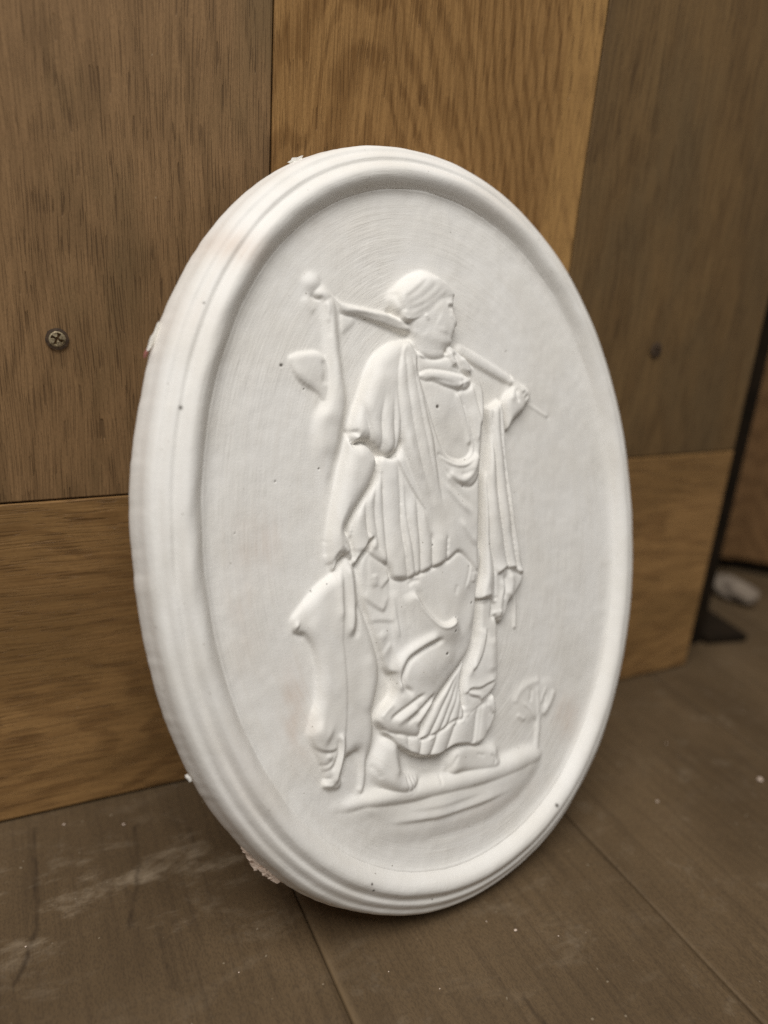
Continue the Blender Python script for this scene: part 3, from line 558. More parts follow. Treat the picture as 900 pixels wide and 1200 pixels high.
    ('S', 'groove', [(-7.6, 58.2), (0.5, 57.3), (7.1, 55.8)], 0.8, 0.37, 'L', None, 0.2),
    ('S', 'ridge', [(7.7, 55.4), (10.8, 56.8), (13.5, 57.5)], 1.2, 0.64, 'L', None, 0.2),
    ('S', 'groove', [(9.6, 58.1), (9.9, 56.1), (8.9, 54.4)], 0.7, 0.55, 'L', None, 0.2),
    ('F', 'arm_b', [(34.4, 49.5), (36.8, 52.9), (40.2, 55.8), (40.1, 59.7), (40.9, 60.6), (42.2, 58.7), (44.7, 57.0), (48.3, 56.0), (50.0, 53.4), (49.3, 50.6), (47.3, 48.5), (45.1, 46.0), (39.4, 42.2), (35.6, 38.1), (34.5, 39.7)], [(33.0, 42.9, 3.5), (37.0, 49.7, 3.95), (40.0, 57.6, 3.04), (45.6, 52.6, 3.34)], 3.2, 0.46, 'm', 0.6),
    ('S', 'groove', [(41.6, 55.4), (40.8, 52.2), (41.5, 49.1)], 0.9, 0.92, 'L', None, 0.2),
    ('S', 'groove', [(47.4, 52.6), (45.2, 50.5)], 0.8, 0.83, 'L', None, 0.2),
    ('S', 'ridge', [(39.6, 59.6), (38.7, 55.0), (36.3, 49.8)], 2.2, 0.74, 'L', None, 0.2),
    ('S', 'ridge', [(43.7, 55.1), (46.0, 53.3)], 1.2, 0.46, 'L', None, 0.2),
    ('S', 'groove', [(43.9, 52.3), (46.1, 54.4)], 0.6, 0.55, 'L', None, 0.2),
    ('F', 'mantle', [(24.3, 46.7), (27.4, 47.9), (32.6, 50.6), (32.5, 47.0), (32.8, 39.4), (32.8, 29.0), (34.4, 14.3), (35.2, 2.6), (37.7, -12.4), (39.4, -20.8), (38.3, -24.2), (34.9, -28.0), (32.3, -30.1), (29.1, -31.8), (27.4, -35.7), (25.0, -38.9), (23.4, -39.4), (21.0, -36.9), (18.6, -36.3), (19.6, -30.5), (15.4, -28.8), (12.3, -28.4), (12.9, -24.4), (15.2, -18.9), (16.5, -10.1), (18.0, 6.9), (19.0, 18.4), (21.3, 24.5), (24.3, 36.4)], [(23.1, 42.9, 4.1), (29.8, 46.3, 4.26), (22.2, 22.5, 4.56), (29.4, 18.7, 3.95), (17.2, 5.9, 5.02), (24.7, -1.6, 4.56), (32.2, -5.8, 3.65), (13.7, -20.9, 4.71), (25.6, -26.0, 3.65), (35.3, -22.1, 2.89), (23.0, -34.3, 3.19)], 2.6, 1.06, 'r', 0.9),
    ('P', 'mantle', [[(20.8, 47.0), (20.0, 36.2), (17.9, 24.5), (15.1, 6.0), (13.0, -14.0), (9.9, -28.5)], [(23.7, 47.0), (23.0, 36.1), (21.2, 24.3), (20.2, 5.6), (20.2, -7.4), (21.5, -15.7), (21.7, -28.8)], [(26.8, 47.7), (25.5, 36.1), (26.0, 24.1), (26.1, 9.3), (27.1, -0.1), (28.2, -8.9), (29.5, -17.4)], [(30.1, 48.3), (30.1, 36.0), (30.9, 23.8), (31.8, 8.2), (33.2, -7.7), (34.8, -19.5)], [(33.0, 49.7), (32.5, 29.0), (34.1, 14.3), (35.6, 0.2), (38.1, -21.3)]], 2.0, (7, 3)),
    ('S', 'fold', [(22.9, -19.7), (25.4, -18.3), (27.3, -17.5), (29.2, -18.1), (32.0, -18.1), (33.8, -19.7), (36.1, -20.7), (38.5, -21.0)], 2.4, 1.47, 'U', 'mantle', 0.04),
    ('S', 'fold', [(11.2, -28.3), (14.8, -28.2), (18.5, -27.3)], 2.4, 1.2, 'U', 'mantle', 0.05),
    ('S', 'ridge', [(24.8, -21.4), (25.8, -26.0), (23.9, -31.0), (22.9, -36.7)], 2.0, 0.83, 'L', None, 0.2),
    ('S', 'ridge', [(30.7, -19.7), (30.7, -24.9), (27.9, -29.8)], 3.0, 0.92, 'L', None, 0.2),
    ('S', 'groove', [(27.4, -20.0), (26.8, -26.2), (25.0, -30.8)], 1.0, 0.92, 'L', None, 0.2),
    ('S', 'fold', [(32.5, -29.8), (29.5, -31.1), (27.8, -34.7), (25.6, -37.9)], 1.6, 0.83, 'L', 'mantle', 0.05),
    ('S', 'ridge', [(23.4, -34.0), (22.7, -37.4)], 1.6, 0.74, 'L', None, 0.2),
    ('S', 'groove', [(20.8, -30.5), (20.9, -35.0)], 1.1, 0.83, 'L', None, 0.2),
    ('T', 'mantle', [(34.0, -30.2), (34.1, -35.2), (33.3, -43.2)], [1.2, 0.8, 0.6], 1.3, 0.0),
    ('F', 'mantle', [(4.0, 70.0), (6.1, 71.3), (10.0, 68.8), (14.5, 64.9), (18.3, 59.6), (20.9, 54.6), (21.1, 47.9), (19.3, 39.5), (17.1, 29.4), (15.4, 20.8), (11.7, 16.7), (7.8, 16.6), (3.0, 18.9), (-1.1, 23.1), (-3.6, 27.7), (-3.8, 29.6), (0.1, 27.5), (5.9, 26.1), (11.5, 27.1), (14.3, 31.3), (13.3, 39.7), (11.3, 46.4), (8.4, 53.0), (12.2, 54.0), (15.2, 56.4), (14.1, 59.7), (9.5, 62.2), (5.6, 64.5)], [(5.9, 68.7, 4.41), (12.0, 64.5, 5.32), (17.7, 56.2, 5.47), (10.8, 48.0, 5.02), (16.3, 42.8, 5.78), (13.7, 32.9, 5.62), (11.0, 24.7, 5.93), (9.7, 18.8, 5.78), (5.9, 21.6, 5.47), (0.1, 24.9, 5.17)], 2.0, 4.26, 'r', 0.5),
    ('S', 'fold', [(14.4, 62.8), (15.4, 54.6), (17.3, 46.2), (17.6, 39.5), (16.1, 32.8)], 2.6, 1.01, 'L', 'mantle', 0.1),
    ('S', 'ridge', [(7.2, 53.5), (9.5, 46.3), (11.4, 38.6), (12.1, 32.0)], 1.6, 1.1, 'L', None, 0.1),
    ('S', 'ridge', [(5.3, 69.3), (5.8, 66.0), (7.2, 62.8)], 2.2, 1.1, 'L', None, 0.2),
    ('S', 'groove', [(7.6, 68.7), (9.0, 64.8), (10.4, 61.5)], 1.0, 0.92, 'L', None, 0.2),
    ('S', 'ridge', [(10.6, 66.8), (12.5, 63.5), (13.5, 60.2)], 1.8, 0.92, 'L', None, 0.2),
    ('S', 'ridge', [(14.9, 64.2), (17.9, 57.9), (18.9, 49.6), (18.0, 39.5)], 1.6, 0.92, 'L', None, 0.1),
    ('S', 'fold', [(13.8, 59.5), (10.8, 60.8), (7.9, 61.4)], 1.2, 0.55, 'U', 'mantle', 0.2),
    ('S', 'ridge', [(15.1, 29.5), (12.8, 23.9), (8.9, 19.8), (4.6, 19.4), (-0.2, 22.3)], 2.6, 0.92, 'L', None, 0.1),
    ('S', 'fold', [(13.8, 27.6), (9.6, 24.8), (5.3, 24.3), (0.3, 25.9), (-3.2, 28.6)], 1.8, 0.74, 'U', 'mantle', 0.12),
    ('S', 'groove', [(5.7, 21.3), (9.2, 21.5), (12.4, 23.3)], 0.9, 0.46, 'L', None, 0.2),
    ('F', 'tunic', [(-11.1, 73.1), (-14.9, 72.5), (-19.5, 71.4), (-24.4, 68.8), (-29.1, 64.4), (-33.4, 56.3), (-37.8, 47.1), (-40.8, 40.2), (-40.7, 37.2), (-40.4, 34.6), (-37.5, 35.4), (-33.5, 35.0), (-31.2, 32.8), (-29.1, 30.5), (-26.5, 29.4), (-22.9, 30.5), (-21.0, 32.8), (-17.8, 40.3), (-16.6, 49.6), (-14.7, 59.1), (-11.0, 70.4)], [(-17.7, 69.1, 4.56), (-25.9, 65.1, 4.86), (-25.3, 55.7, 5.62), (-31.3, 49.6, 5.47), (-36.9, 42.2, 4.56), (-41.0, 37.2, 3.65), (-32.5, 34.4, 5.17), (-25.2, 35.7, 5.62), (-24.4, 46.5, 5.78)], 5.0, 0.76, 'r', 0.8),
    ('P', 'tunic', [[(-39.5, 49.6), (-42.3, 42.2), (-44.3, 34.8)], [(-35.9, 49.6), (-34.3, 43.0), (-33.3, 38.1), (-34.1, 33.2)], [(-26.5, 52.1), (-28.4, 45.0), (-28.8, 38.9), (-29.2, 29.4)], [(-22.9, 49.6), (-23.4, 40.3), (-23.7, 29.8)], [(-18.7, 49.6), (-19.9, 40.3), (-21.2, 29.7)]], 1.6, (16, 1)),
    ('S', 'groove', [(-42.9, 39.0), (-40.5, 39.0), (-38.0, 38.6)], 1.0, 1.1, 'L', None, 0.25),
    ('S', 'ridge', [(-42.1, 36.9), (-39.9, 37.1), (-37.8, 36.2)], 1.3, 0.92, 'L', None, 0.2),
    ('S', 'groove', [(-41.7, 34.5), (-39.2, 34.4), (-37.3, 35.6)], 0.9, 0.74, 'L', None, 0.2),
    ('F', 'mantle', [(-16.4, 69.1), (-12.9, 72.1), (-10.8, 69.3), (-10.8, 63.9), (-11.7, 60.0), (-9.6, 53.7), (-7.9, 44.1), (-6.0, 35.1), (-5.7, 28.7), (-4.4, 16.7), (-2.9, 7.5), (-2.4, 2.9), (-6.5, 2.0), (-10.9, 6.9), (-15.5, 18.1), (-19.5, 30.2), (-20.5, 40.3), (-20.8, 49.7), (-20.0, 59.0)], [(-13.8, 70.2, 4.71), (-15.4, 59.0, 5.55), (-15.0, 46.4, 6.08), (-13.5, 33.7, 6.31), (-11.3, 20.9, 6.08), (-7.0, 9.4, 5.55), (-6.0, 3.9, 5.24)], 2.6, 4.94, 'r', 0.35),
    ('P', 'mantle', [[(-18.7, 67.6), (-20.6, 58.9), (-21.3, 46.4), (-20.0, 30.8), (-15.7, 17.4)], [(-15.9, 68.9), (-16.0, 58.9), (-15.5, 46.4), (-13.6, 32.2), (-10.2, 17.1)], [(-13.4, 70.3), (-12.5, 62.2), (-11.3, 49.5), (-9.1, 33.6), (-6.5, 16.8)], [(-11.0, 70.4), (-11.1, 60.6), (-8.5, 49.5), (-6.0, 36.7), (-4.5, 16.7)]], 0.8, (6, 14)),
    ('S', 'groove', [(-13.7, 40.0), (-12.5, 30.5), (-10.3, 19.3), (-8.0, 9.5)], 1.8, 0.37, 'L', None, 0.2),
    ('S', 'ridge', [(-18.3, 40.1), (-16.8, 30.7), (-13.0, 19.4)], 2.4, 0.37, 'L', None, 0.2),
    ('B', [(-11.8, 9.5), (-0.4, 8.6), (-0.4, -1.2), (-10.7, -0.2)], 1.8),
    ('B', [(-14.3, 72.4), (-8.7, 72.6), (-9.2, 66.9), (-14.0, 66.7)], 1.0),
    ('F', 'arm_a', [(-41.7, 37.1), (-43.4, 32.1), (-45.7, 26.1), (-47.6, 20.2), (-49.5, 14.3), (-51.4, 7.9), (-52.9, 2.1), (-53.1, -3.3), (-52.5, -7.9), (-51.4, -9.4), (-49.9, -6.0), (-47.1, -4.5), (-45.2, -6.3), (-44.0, -5.8), (-43.7, -3.7), (-44.5, 0.7), (-46.1, 4.4), (-44.6, 7.6), (-39.0, 14.4), (-35.8, 18.1), (-33.1, 21.9), (-30.8, 28.0), (-31.8, 31.1), (-33.8, 33.7), (-36.8, 35.0), (-40.3, 34.5)], [(-39.9, 31.6, 5.02), (-41.5, 22.7, 5.17), (-46.9, 12.6, 5.02), (-50.4, 2.5, 4.86), (-50.5, -3.5, 4.71), (-46.0, -2.5, 4.26)], 5.2, 0.76, 'r', 1.0),
    ('S', 'groove', [(-52.9, -8.5), (-51.3, -5.2), (-48.9, -2.2)], 0.8, 0.74, 'L', None, 0.2),
    ('S', 'ridge', [(-53.7, -3.1), (-53.0, -6.8)], 1.6, 0.55, 'L', None, 0.2),
    ('S', 'groove', [(-47.8, -5.3), (-47.5, -2.3), (-48.5, -0.7)], 0.7, 0.64, 'L', None, 0.2),
    ('S', 'groove', [(-50.7, -6.4), (-49.4, -3.6)], 0.6, 0.46, 'L', None, 0.2),
    ('S', 'groove', [(-54.6, 1.6), (-52.6, 0.8)], 0.8, 0.37, 'L', None, 0.2),
    ('S', 'ridge', [(-48.1, -0.7), (-45.9, -3.4)], 1.4, 0.55, 'L', None, 0.2),
    ('F', 'hair', [(-20.0, 86.8), (-18.4, 89.9), (-16.0, 91.8), (-14.6, 91.5), (-14.1, 87.7), (-15.1, 83.0), (-16.4, 82.3), (-18.3, 83.9)], [(-20.0, 86.7, 3.04), (-17.6, 88.5, 4.1), (-17.1, 84.2, 3.95)], 4.0, 0.15, 's', 0.2),
    ('F', 'figure', [(10.3, 90.2), (9.7, 87.1), (9.7, 86.3), (9.4, 85.6), (9.9, 83.4), (10.8, 79.8), (10.6, 78.5), (9.6, 77.6), (9.4, 76.2), (8.5, 75.3), (8.5, 74.4), (7.7, 73.5), (7.7, 72.2), (7.0, 71.1), (5.3, 70.5), (4.1, 69.4), (3.4, 68.0), (3.4, 66.6), (-0.5, 65.4), (-4.8, 65.6), (-8.1, 67.2), (-10.0, 70.3), (-11.2, 74.1), (-11.7, 77.6), (-12.7, 80.4), (-8.6, 88.2), (0.4, 93.2), (7.5, 93.0)], [(0.8, 83.4, 5.62), (6.3, 81.6, 5.32), (0.2, 76.0, 5.47), (4.9, 73.7, 5.17), (-5.4, 78.4, 5.17), (7.1, 88.2, 5.02), (-10.0, 75.7, 4.56), (-6.5, 70.8, 4.56), (-1.0, 67.8, 4.56)], 3.0, 2.74, 'r', 0.5),
    ('S', 'stepv', [(-8.2, 74.4), (-5.2, 72.0), (-0.8, 71.1), (4.2, 70.8)], 4.0, 0.37, 'U', None, 0.15),
    ('S', 'ridge', [(6.1, 82.9), (8.1, 81.1), (9.4, 79.5)], 1.2, 0.32, 'L', None, 0.2),
    ('S', 'groove', [(5.7, 85.3), (7.0, 85.6), (8.5, 85.3)], 1.1, 0.74, 'L', None, 0.25),
    ('S', 'ridge', [(4.8, 86.7), (7.3, 87.1), (9.2, 86.9)], 1.3, 0.41, 'L', None, 0.25),
    ('S', 'groove', [(7.2, 75.3), (8.7, 75.4)], 0.6, 0.32, 'L', None, 0.2),
    ('S', 'ridge', [(-0.4, 81.2), (2.7, 78.8), (2.3, 74.9)], 5.0, 0.41, 'L', None, 0.2),
    ('S', 'ridge', [(9.3, 83.8), (9.7, 81.2), (10.0, 79.2)], 0.9, 0.37, 'L', None, 0.2),
    ('F', 'hair', [(-11.7, 79.4), (-14.5, 81.2), (-16.5, 83.1), (-17.1, 87.2), (-16.2, 91.6), (-11.1, 95.8), (-6.0, 98.4), (-1.6, 99.4), (3.2, 98.4), (8.0, 95.7), (8.9, 93.7), (4.9, 90.3), (-1.2, 86.6), (-5.9, 83.1)], [(-16.0, 85.8, 4.26), (-12.2, 90.6, 5.02), (-6.3, 94.1, 5.47), (-6.8, 87.7, 5.47), (1.9, 93.2, 5.32), (-11.0, 82.5, 5.02)], 5.5, 0.46, 'm', 0.2),
    ('F', 'hair', [(-13.3, 79.2), (-15.8, 81.0), (-17.5, 83.4), (-17.1, 87.1), (-15.3, 90.3), (-11.6, 93.4), (-7.5, 95.7), (-3.0, 97.1), (1.4, 97.0), (6.5, 94.8), (9.7, 91.7), (10.4, 90.2), (8.1, 90.1), (4.5, 89.1), (1.1, 87.2), (-1.8, 84.6), (-5.8, 82.3), (-9.7, 80.3)], [(-14.7, 85.7, 5.17), (-10.6, 90.6, 5.55), (-5.8, 93.1, 5.78), (-6.3, 87.7, 5.78), (0.4, 92.4, 5.62), (7.3, 91.8, 5.17), (-10.7, 82.5, 5.24), (-3.1, 86.4, 5.7)], 3.4, 4.94, 'r', 0.25),
    ('B', [(-17.9, 90.1), (-12.1, 94.6), (-3.0, 98.2), (0.9, 96.0), (-7.6, 91.5), (-12.8, 86.7), (-14.1, 81.0), (-17.8, 82.6)], 1.1),
    ('S', 'groove', [(-17.2, 90.5), (-16.4, 86.5), (-14.8, 82.3)], 1.5, 0.83, 'L', 'hair', 0.15),
    ('S', 'groove', [(-20.7, 83.2), (-18.1, 82.2), (-15.1, 81.0)], 1.8, 1.1, 'L', None, 0.2),
    ('S', 'groove', [(5.4, 94.4), (0.9, 90.1), (-5.2, 86.2), (-11.8, 83.5), (-15.8, 82.7)], 1.2, 0.24, 'L', 'hair', 0.25),
    ('S', 'groove', [(2.2, 96.0), (-2.3, 91.5), (-8.3, 87.6), (-14.4, 85.2)], 1.2, 0.19, 'L', 'hair', 0.25),
    ('S', 'groove', [(-2.2, 96.9), (-6.6, 92.7), (-12.1, 88.8), (-15.8, 87.3)], 1.2, 0.29, 'L', 'hair', 0.25),
    ('S', 'groove', [(-6.7, 96.2), (-10.6, 93.0), (-14.4, 89.6)], 1.2, 0.24, 'L', 'hair', 0.25),
    ('S', 'groove', [(7.7, 92.0), (3.2, 89.0), (-2.0, 85.8), (-7.9, 82.5), (-12.9, 80.7)], 1.2, 0.24, 'L', 'hair', 0.25),
    ('S', 'ridge', [(-5.8, 82.1), (-4.7, 81.2), (-4.4, 80.0)], 1.1, 0.64, 'L', None, 0.15),
    ('S', 'groove', [(-4.9, 81.6), (-3.8, 80.3)], 0.7, 0.32, 'L', None, 0.2),
    ('B', [(-10.9, 74.4), (-5.4, 73.4), (2.7, 71.8), (2.4, 69.2), (-5.9, 68.3), (-11.3, 70.6)], 1.2),
    ('B', [(-4.8, 87.3), (2.0, 90.0), (4.3, 87.9), (-1.8, 83.7)], 0.5),
]
PITS = [(-64.9, 62.4, 0.864), (-2.8, 47.5, 1.08), (8.2, -29.1, 0.72), (-2.8, -38.1, 0.72), (-7.2, -46.1, 0.792), (6.7, 16.6, 0.504), (-53.6, 26.8, 0.504), (-57.0, 54.4, 0.432), (19.1, -7.2, 0.432), (-10.2, -4.4, 0.504), (-60.6, -15.2, 0.432), (-55.1, -13.3, 0.36), (39.3, 70.7, 0.504), (-86.6, 7.4, 0.36), (-70.5, 23.4, 0.432), (-1.2, -33.2, 0.36), (-0.4, -34.3, 0.288)]

TILT, PYAW, PROLL = (math.radians(a) for a in (19.1287, 9.5737, -3.3583))
PC = Vector((0.03951537, -0.06730693, 0.14463976))
pn = Vector((math.sin(PYAW) * math.cos(TILT), -math.cos(PYAW) * math.cos(TILT), math.sin(TILT)))
ex0 = Vector((math.cos(PYAW), math.sin(PYAW), 0))
ey0 = pn.cross(ex0)
pex = math.cos(PROLL) * ex0 + math.sin(PROLL) * ey0
pey = -math.sin(PROLL) * ex0 + math.cos(PROLL) * ey0
A_IN, B_IN, WS, HS = 98.34, 130.61, 1.037, 1.214
HAR = (-0.00062648, 0.00206387, -0.00660498, 0.0014677)
OFF = Vector((0.0, -150.0, -10.6)) / 1000.0            # local origin: foot of the plaque
plaque = link('plaster_plaque', None, label='white oval plaster plaque with relief of a robed woman carrying game', cat='plaque')
M3 = Matrix((pex, pey, pn)).transposed()
plaque.matrix_world = Matrix.Translation(PC + M3 @ OFF) @ M3.to_4x4()
def local(V):
    """plaque mm (u, v, height) to local metres"""
    return V / 1000.0 - np.array(OFF)

def oval_k(th):
    return 1 + HAR[0] * np.cos(3 * th) + HAR[1] * np.sin(3 * th) + HAR[2] * np.cos(4 * th) + HAR[3] * np.sin(4 * th)

# --- height field of the relief
RES = 0.30
us = np.arange(-101, 101 + RES, RES)
vs = np.arange(-133, 133 + RES, RES)
U, Vv = np.meshgrid(us, vs)
NV, NU = U.shape
TH = np.arctan2(Vv / B_IN, U / A_IN)
RHO = np.hypot(U / A_IN, Vv / B_IN) / oval_k(TH)
RIM = (1 - RHO) * (A_IN * B_IN) / np.sqrt((B_IN * np.cos(TH)) ** 2 + (A_IN * np.sin(TH)) ** 2)   # mm inside the oval
H = np.zeros_like(U)
LAB = np.zeros(U.shape, np.int8)
NAMES = ['field', 'mound', 'tree', 'pole', 'game_upper', 'game_lower', 'figure', 'hair', 'tunic', 'skirt', 'mantle', 'arm_a', 'arm_b', 'foot_a', 'foot_b', 'pole_b', 'pole_c']

def smooth_line(p, closed, sub=4):
    p = np.array(p, float)
    n = len(p)
    out = []
    for i in range(n if closed else n - 1):
        if closed:
            a, b, c, d = p[i - 1], p[i], p[(i + 1) % n], p[(i + 2) % n]
        else:
            a, b, c, d = p[max(i - 1, 0)], p[i], p[i + 1], p[min(i + 2, n - 1)]
        for k in range(sub):
            t = k / sub
            out.append(0.5 * (2 * b + (c - a) * t + (2 * a - 5 * b + 4 * c - d) * t * t + (3 * b - a - 3 * c + d) * t ** 3))
    if not closed:
        out.append(p[-1])
    return np.array(out)

def window(p, m):
    i0 = max(int((p[:, 1].min() - m - vs[0]) / RES), 0)
    i1 = min(int((p[:, 1].max() + m - vs[0]) / RES) + 2, NV)
    j0 = max(int((p[:, 0].min() - m - us[0]) / RES), 0)
    j1 = min(int((p[:, 0].max() + m - us[0]) / RES) + 2, NU)
    return slice(i0, i1), slice(j0, j1)

def poly_sd(X, Y, P):
    """signed distance, positive inside"""
    D = np.full(X.shape, 1e9)
    ins = np.zeros(X.shape, bool)
    Q = np.roll(P, -1, 0)
    for (x0, y0), (x1, y1) in zip(P, Q):
        dx, dy = x1 - x0, y1 - y0
        L2 = dx * dx + dy * dy
        if L2 < 1e-12:
            continue
        t = np.clip(((X - x0) * dx + (Y - y0) * dy) / L2, 0, 1)
        D = np.minimum(D, (X - x0 - t * dx) ** 2 + (Y - y0 - t * dy) ** 2)
        if y0 != y1:
            c = (y0 > Y) != (y1 > Y)
            ins ^= c & (X < (x1 - x0) * (Y - y0) / (y1 - y0) + x0)
    D = np.sqrt(D)
    return np.where(ins, D, -D)

def line_d(X, Y, P, side=None):
    """distance, parameter 0..1, side sign"""
    D = np.full(X.shape, 1e9)
    Tt = np.zeros(X.shape)
    Sg = np.ones(X.shape)
    seg = np.hypot(*np.diff(P, axis=0).T)
    acc = np.concatenate([[0], np.cumsum(seg)])
    for i in range(len(P) - 1):
        x0, y0 = P[i]
        dx, dy = P[i + 1] - P[i]
        L2 = dx * dx + dy * dy
        if L2 < 1e-12:
            continue
        t = np.clip(((X - x0) * dx + (Y - y0) * dy) / L2, 0, 1)
        d = np.hypot(X - x0 - t * dx, Y - y0 - t * dy)
        m = d < D
        D = np.where(m, d, D)
        Tt = np.where(m, (acc[i] + t * seg[i]) / acc[-1], Tt)
        if side is not None:
            nx, ny = -dy, dx
            if nx * side[0] + ny * side[1] < 0:
                nx, ny = -nx, -ny
            Sg = np.where(m, np.sign((X - x0) * nx + (Y - y0) * ny), Sg)
    return D, Tt, Sg

def gblur(A, s):
    r = max(int(3 * s), 1)
    k = np.exp(-0.5 * (np.arange(-r, r + 1) / s) ** 2)
    k /= k.sum()
    B = np.zeros_like(A)
    Ap = np.pad(A, ((r, r), (0, 0)), 'edge')
    for i, w_ in enumerate(k):
        B += w_ * Ap[i:i + A.shape[0]]
    Cc = np.zeros_like(A)
    Ap = np.pad(B, ((0, 0), (r, r)), 'edge')
    for i, w_ in enumerate(k):
        Cc += w_ * Ap[:, i:i + A.shape[1]]
    return Cc

SIDES = {'L': (-1, 0), 'R': (1, 0), 'U': (0, 1), 'D': (0, -1)}
for e in RELIEF:
    if e[0] == 'F':
        _, part, pts, h, edge, base, mode, uc = e
        P = smooth_line(pts, True, 4)
        sl = window(P, 5.0)
        X, Y = U[sl], Vv[sl]
        sd = poly_sd(X, Y, P)
        if isinstance(h, (list, tuple)):
            num, den = np.zeros_like(X), np.zeros_like(X)
            for cx, cy, ch in h:
                w_ = 1 / ((X - cx) ** 2 + (Y - cy) ** 2 + 9.0) ** 1.6
                num += w_ * ch
                den += w_
            hh = num / den
        else:
            hh = h
        t = np.clip(sd / edge, 0, 1)
        prof = np.sqrt(np.maximum(1 - (1 - t) ** 2, 0))
        if mode == 's':                                        # soft, worn passage
            prof = gblur(prof * (sd > 0), 0.26 * edge / RES)
        val = base + (hh - base) * prof
        cur = H[sl]
        if uc:
            cur = np.where((sd < 0) & (LAB[sl] > 0), cur - uc * np.exp(sd / 0.7), cur)
        ins = sd > (0 if mode != 's' else -0.3)
        win = ins if mode == 'r' else ins & (val > cur)
        cov = np.clip(sd / (1.6 * RES) + 0.5, 0, 1) if mode != 's' else np.clip(sd / 3.0 + 1, 0, 1)          # soft coverage: no stair steps along outlines
        tgt = val if mode == 'r' else np.maximum(val, cur)
        H[sl] = cur * (1 - cov) + tgt * cov
        LAB[sl] = np.where(win, NAMES.index(part), LAB[sl])
    elif e[0] == 'P':                                          # pleats: rounded tubes between crease lines
        _, part, lines, a, fade = e
        lines = [smooth_line(l, False, 4) for l in lines]
        allp = np.concatenate(lines)
        sl = window(allp, 1.0)
        vv = vs[sl[0]]
        xs_, lo_, hi_ = [], [], []
        for l in lines:
            o_ = np.argsort(l[:, 1])
            l = l[o_]
            x = np.interp(vv, l[:, 1], l[:, 0])
            s0 = (l[3, 0] - l[0, 0]) / (l[3, 1] - l[0, 1] + 1e-9)
            s1 = (l[-1, 0] - l[-4, 0]) / (l[-1, 1] - l[-4, 1] + 1e-9)
            x = np.where(vv < l[0, 1], l[0, 0] + s0 * (vv - l[0, 1]), x)
            x = np.where(vv > l[-1, 1], l[-1, 0] + s1 * (vv - l[-1, 1]), x)
            xs_.append(x)
            lo_.append(l[0, 1])
            hi_.append(l[-1, 1])
        X = U[sl]
        add = np.zeros_like(X)
        for i in range(len(lines) - 1):
            x0, x1 = xs_[i][:, None], xs_[i + 1][:, None]
            wd = np.maximum(x1 - x0, 0.3)
            s_ = (X - x0) / wd
            top = min(hi_[i], hi_[i + 1])
            bot = max(lo_[i], lo_[i + 1])
            f = np.clip((top - vv) / fade[0] + .35, 0, 1) * np.clip((vv - bot) / fade[1] + (1 if fade[1] <= 3 else 0), 0, 1)
            f = (f * f * (3 - 2 * f))[:, None]
            amp = a * np.clip(wd / 4.5, 0.35, 1.15)
            tube = np.clip(1 - (2 * np.clip(s_, 0, 1) ** 0.85 - 1) ** 2, 0, 1) ** 0.65 - 0.58
            add = np.where((s_ >= 0) & (s_ < 1), amp * tube * f, add)
        m = gblur((LAB[sl] == NAMES.index(part)).astype(float), 1.0)
        H[sl] = H[sl] + add * m
    elif e[0] == 'B':                                          # rub a passage smooth
        P = smooth_line(e[1], True, 4)
        sl = window(P, 6.0)
        m = np.clip(poly_sd(U[sl], Vv[sl], P) / 2.0 + .5, 0, 1)
        H[sl] = H[sl] * (1 - m) + gblur(H[sl], e[2] / RES) * m
    elif e[0] == 'T':
        _, part, pts, r, h, base = e
        rr = np.array(r if isinstance(r, (list, tuple)) else [r] * len(pts), float)
        P = smooth_line(pts, False, 4)
        sl = window(P, rr.max() + 1)
        D, Tt, _s = line_d(U[sl], Vv[sl], P)
        R_ = np.interp(Tt, np.linspace(0, 1, len(rr)), rr)
        val = np.where(D < R_, base + h * np.sqrt(np.maximum(1 - (D / R_) ** 2, 0)), -9)
        win = val > H[sl]
        H[sl] = np.where(win, val, H[sl])
        LAB[sl] = np.where(win, NAMES.index(part), LAB[sl])
    else:
        _, kind, pts, w_, a, side, clip, tap = e
        P = smooth_line(pts, False, 4)
        sl = window(P, w_ * 3 + 1)
        D, Tt, Sg = line_d(U[sl], Vv[sl], P, SIDES[side])
        tp = np.clip(np.minimum(Tt, 1 - Tt) / max(tap, 1e-3), 0, 1)
        tp = tp * tp * (3 - 2 * tp)
        if kind == 'ridge':
            add = a * np.exp(-(D / (w_ * 0.62)) ** 2)
        elif kind == 'groove':
            add = -a * np.exp(-(D / (w_ * 0.75)) ** 2)
        elif kind == 'fold':     # cloth lip: raised on one side, dropping sharply into a thin cut
            up = a * 0.72 * np.exp(-(D / w_) ** 1.5)
            dn = -a * 0.5 * np.exp(-(D / (0.55 + 0.12 * w_)) ** 1.3)
            k_ = 0.5 + 0.5 * np.tanh(Sg * D / 0.28)
            add = up * k_ + dn * (1 - k_)
        else:                    # stepv: soft rise towards one side
            k_ = 0.5 + 0.5 * np.tanh(Sg * D / 0.6)
            add = a * np.exp(-(D / w_) ** 2) * k_ - a * .35 * np.exp(-(D / (w_ * .8)) ** 2) * (1 - k_)
        add = add * tp
        if clip:
            m = gblur((LAB[sl] == NAMES.index(clip)).astype(float), 1.0)
            add = add * m
        H[sl] = H[sl] + add
sharp = gblur(H, 0.9)
soft = gblur(H, 2.4)
